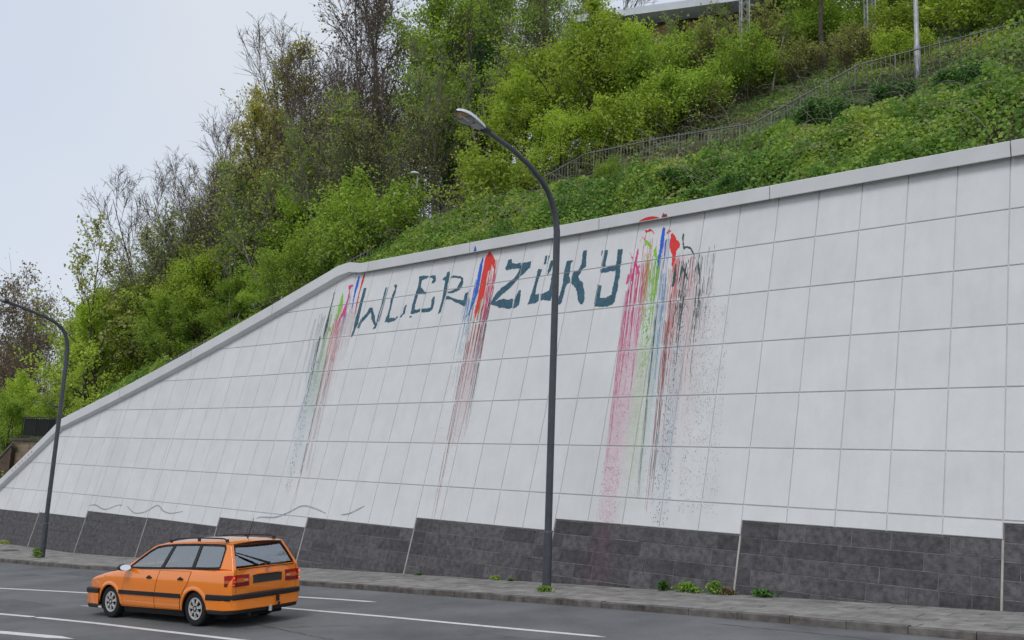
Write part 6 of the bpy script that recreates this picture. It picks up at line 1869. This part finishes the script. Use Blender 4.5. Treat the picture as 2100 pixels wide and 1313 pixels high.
# tow ball and exhaust
cb(MB().tube([(-0.90, -0.16, 0.30), (-1.06, -0.16, 0.29), (-1.10, -0.16, 0.33), (-1.10, -0.16, 0.37)], 0.020, 8).box((-1.07, -0.16, 0.43), (0.03, 0.05, 0.10)), 'tow_bar', M['trim'])
cb(MB().lathe([(0.001, 0.05), (0.032, 0.05), (0.032, -0.05), (0.001, -0.05)], (-1.03, -0.02, 0.275), (0, 0, 1), 14), 'tow_ball_cover', M['hub'])
cb(MB().tube([(-0.6, 0.42, 0.225), (-1.02, 0.42, 0.22)], 0.028, 12), 'exhaust_pipe', M['trim'], ang=50)
cb(MB().box((1.3, 0, 0.19), (3.9, 1.22, 0.12)).box((-0.60, 0.1, 0.26), (0.5, 0.9, 0.10)), 'underside', M['gasket'])  # underbody blocks; the long one is set low to deepen the shadow underneath
# mirrors
for sy in (1, -1):
    mi = MB()
    P = [[(2.03 + a * 0.075, sy * (0.965 + 0.10 * math.cos(q) * (1 - 0.55 * max(0, a) ** 2)), 0.975 + 0.062 * math.sin(q) * (1 - 0.55 * max(0, a) ** 2)) for q in np.linspace(0, 2 * math.pi, 21)] for a in (-1, -0.5, 0, 0.5, 0.8, 1.0)]
    mi.grid(P); mi.add([P[-1][i] for i in range(20)], [tuple(range(20))])
    mi.tube([(2.06, sy * 0.80, 0.955), (2.05, sy * 0.90, 0.96)], [0.05, 0.035], 8)
    hs_ = cb(mi, 'wing_mirror', M['trim'], ang=60)
    cb(MB().add([(1.925 + 0.36 * 0.092 * math.cos(q) + 0.2 * 0.055 * math.sin(q), sy * (0.965 + 0.092 * math.cos(q)), 0.975 + 0.055 * math.sin(q)) for q in np.linspace(0, 2 * math.pi, 20, endpoint=False)], [tuple(range(20))]), 'mirror_glass', M['mirror'], hs_)
# wheels
for xa in (0.0, 2.625):
    for sy in (1, -1):
        yc, R0 = sy * 0.715, 0.302
        W_ = bpy.data.objects.new('wheel', None); W_.location = (xa, yc, R0); link(W_, car)
        ax = (0, sy, 0)
        ty = MB().lathe([(0.185, 0.080), (0.200, 0.094), (0.245, 0.100), (0.280, 0.093), (0.298, 0.072), (0.302, 0.045), (0.302, 0.002), (0.296, 0.0), (0.302, -0.002), (0.302, -0.045), (0.298, -0.072), (0.280, -0.093), (0.20, -0.094)], (0, 0, 0), ax, 40)
        cb(ty, 'tyre', M['tyre'], W_, ang=30)
        cb(MB().lathe([(0.001, 0.035), (0.186, 0.045), (0.190, -0.08)], (0, 0, 0), ax, 28), 'brake_disc_back', M['gasket'], W_, ang=40)
        rm = MB().lathe([(0.158, 0.070), (0.162, 0.083), (0.185, 0.090), (0.198, 0.084), (0.198, 0.06)], (0, 0, 0), ax, 40)
        cb(rm, 'rim', M['hub'], W_, ang=40)
        sp = MB()
        for i in range(7):
            a = 2 * math.pi * i / 7 + 0.2
            U, V_ = Vector((math.cos(a), 0, math.sin(a))), Vector((-math.sin(a), 0, math.cos(a)))
            Y = Vector((0, sy, 0))
            sp.prism([U * 0.035 + V_ * 0.026 + Y * 0.088, U * 0.10 + V_ * 0.020 + Y * 0.094, U * 0.168 + V_ * 0.034 + Y * 0.086, U * 0.168 - V_ * 0.034 + Y * 0.086, U * 0.10 - V_ * 0.020 + Y * 0.094, U * 0.035 - V_ * 0.026 + Y * 0.088], Y * -0.02)
        cb(sp, 'spokes', M['hub'], W_)
        cb(MB().lathe([(0.001, 0.098), (0.026, 0.098), (0.030, 0.092)], (0, 0, 0), ax, 20), 'hub_cap', M['hub'], W_, ang=40)
        cb(MB().lathe([(0.030, 0.0945), (0.050, 0.0965), (0.052, 0.090)], (0, 0, 0), ax, 20), 'hub_ring', M['gasket'], W_, ang=40)
# interior
it = MB()
it.box((1.0, 0, 0.86), (2.3, 1.44, 0.03)); it.box((-0.40, 0, 0.88), (0.9, 1.38, 0.03))
cb(it, 'floor_trim', M['dark'])
cb(MB().box((1.92, 0, 0.93), (0.42, 1.36, 0.10)), 'dashboard', M['dark'], bev=0.03)
def seat(x, y, w, h):
    s_ = cb(MB().prism([(x, y - w / 2, 0.86), (x - 0.10, y - w / 2, 0.86 + h), (x - 0.20, y - w / 2, 0.86 + h), (x - 0.14, y - w / 2, 0.86)], (0, w, 0)), 'seat', M['seat'], bev=0.03)
    return s_
for y in (0.36, -0.36):
    s_ = seat(1.02, y, 0.48, 0.24)
    cb(MB().box((0.86, y, 1.20), (0.09, 0.27, 0.16)).tube([(0.87, y, 1.08), (0.86, y, 1.16)], 0.02, 6), 'headrest', M['seat'], s_, bev=0.02)
s_ = seat(0.08, 0.0, 1.28, 0.20)
for y in (0.40, -0.40):
    cb(MB().box((-0.08, y, 1.135), (0.08, 0.26, 0.13)), 'headrest', M['seat'], s_, bev=0.02)
cb(MB().lathe([(0.165, 0.0), (0.18, 0.012), (0.195, 0.0), (0.18, -0.012), (0.165, 0.0)], (1.60, 0.36, 0.99), (-1, 0, 0.5), 28).box((1.60, 0.36, 0.99), (0.03, 0.30, 0.05)), 'steering_wheel', M['trim'])
cb(MB().box((-0.50, 0, 0.985), (0.60, 1.24, 0.02)), 'load_cover', M['dark'])
bpy.context.view_layer.update()
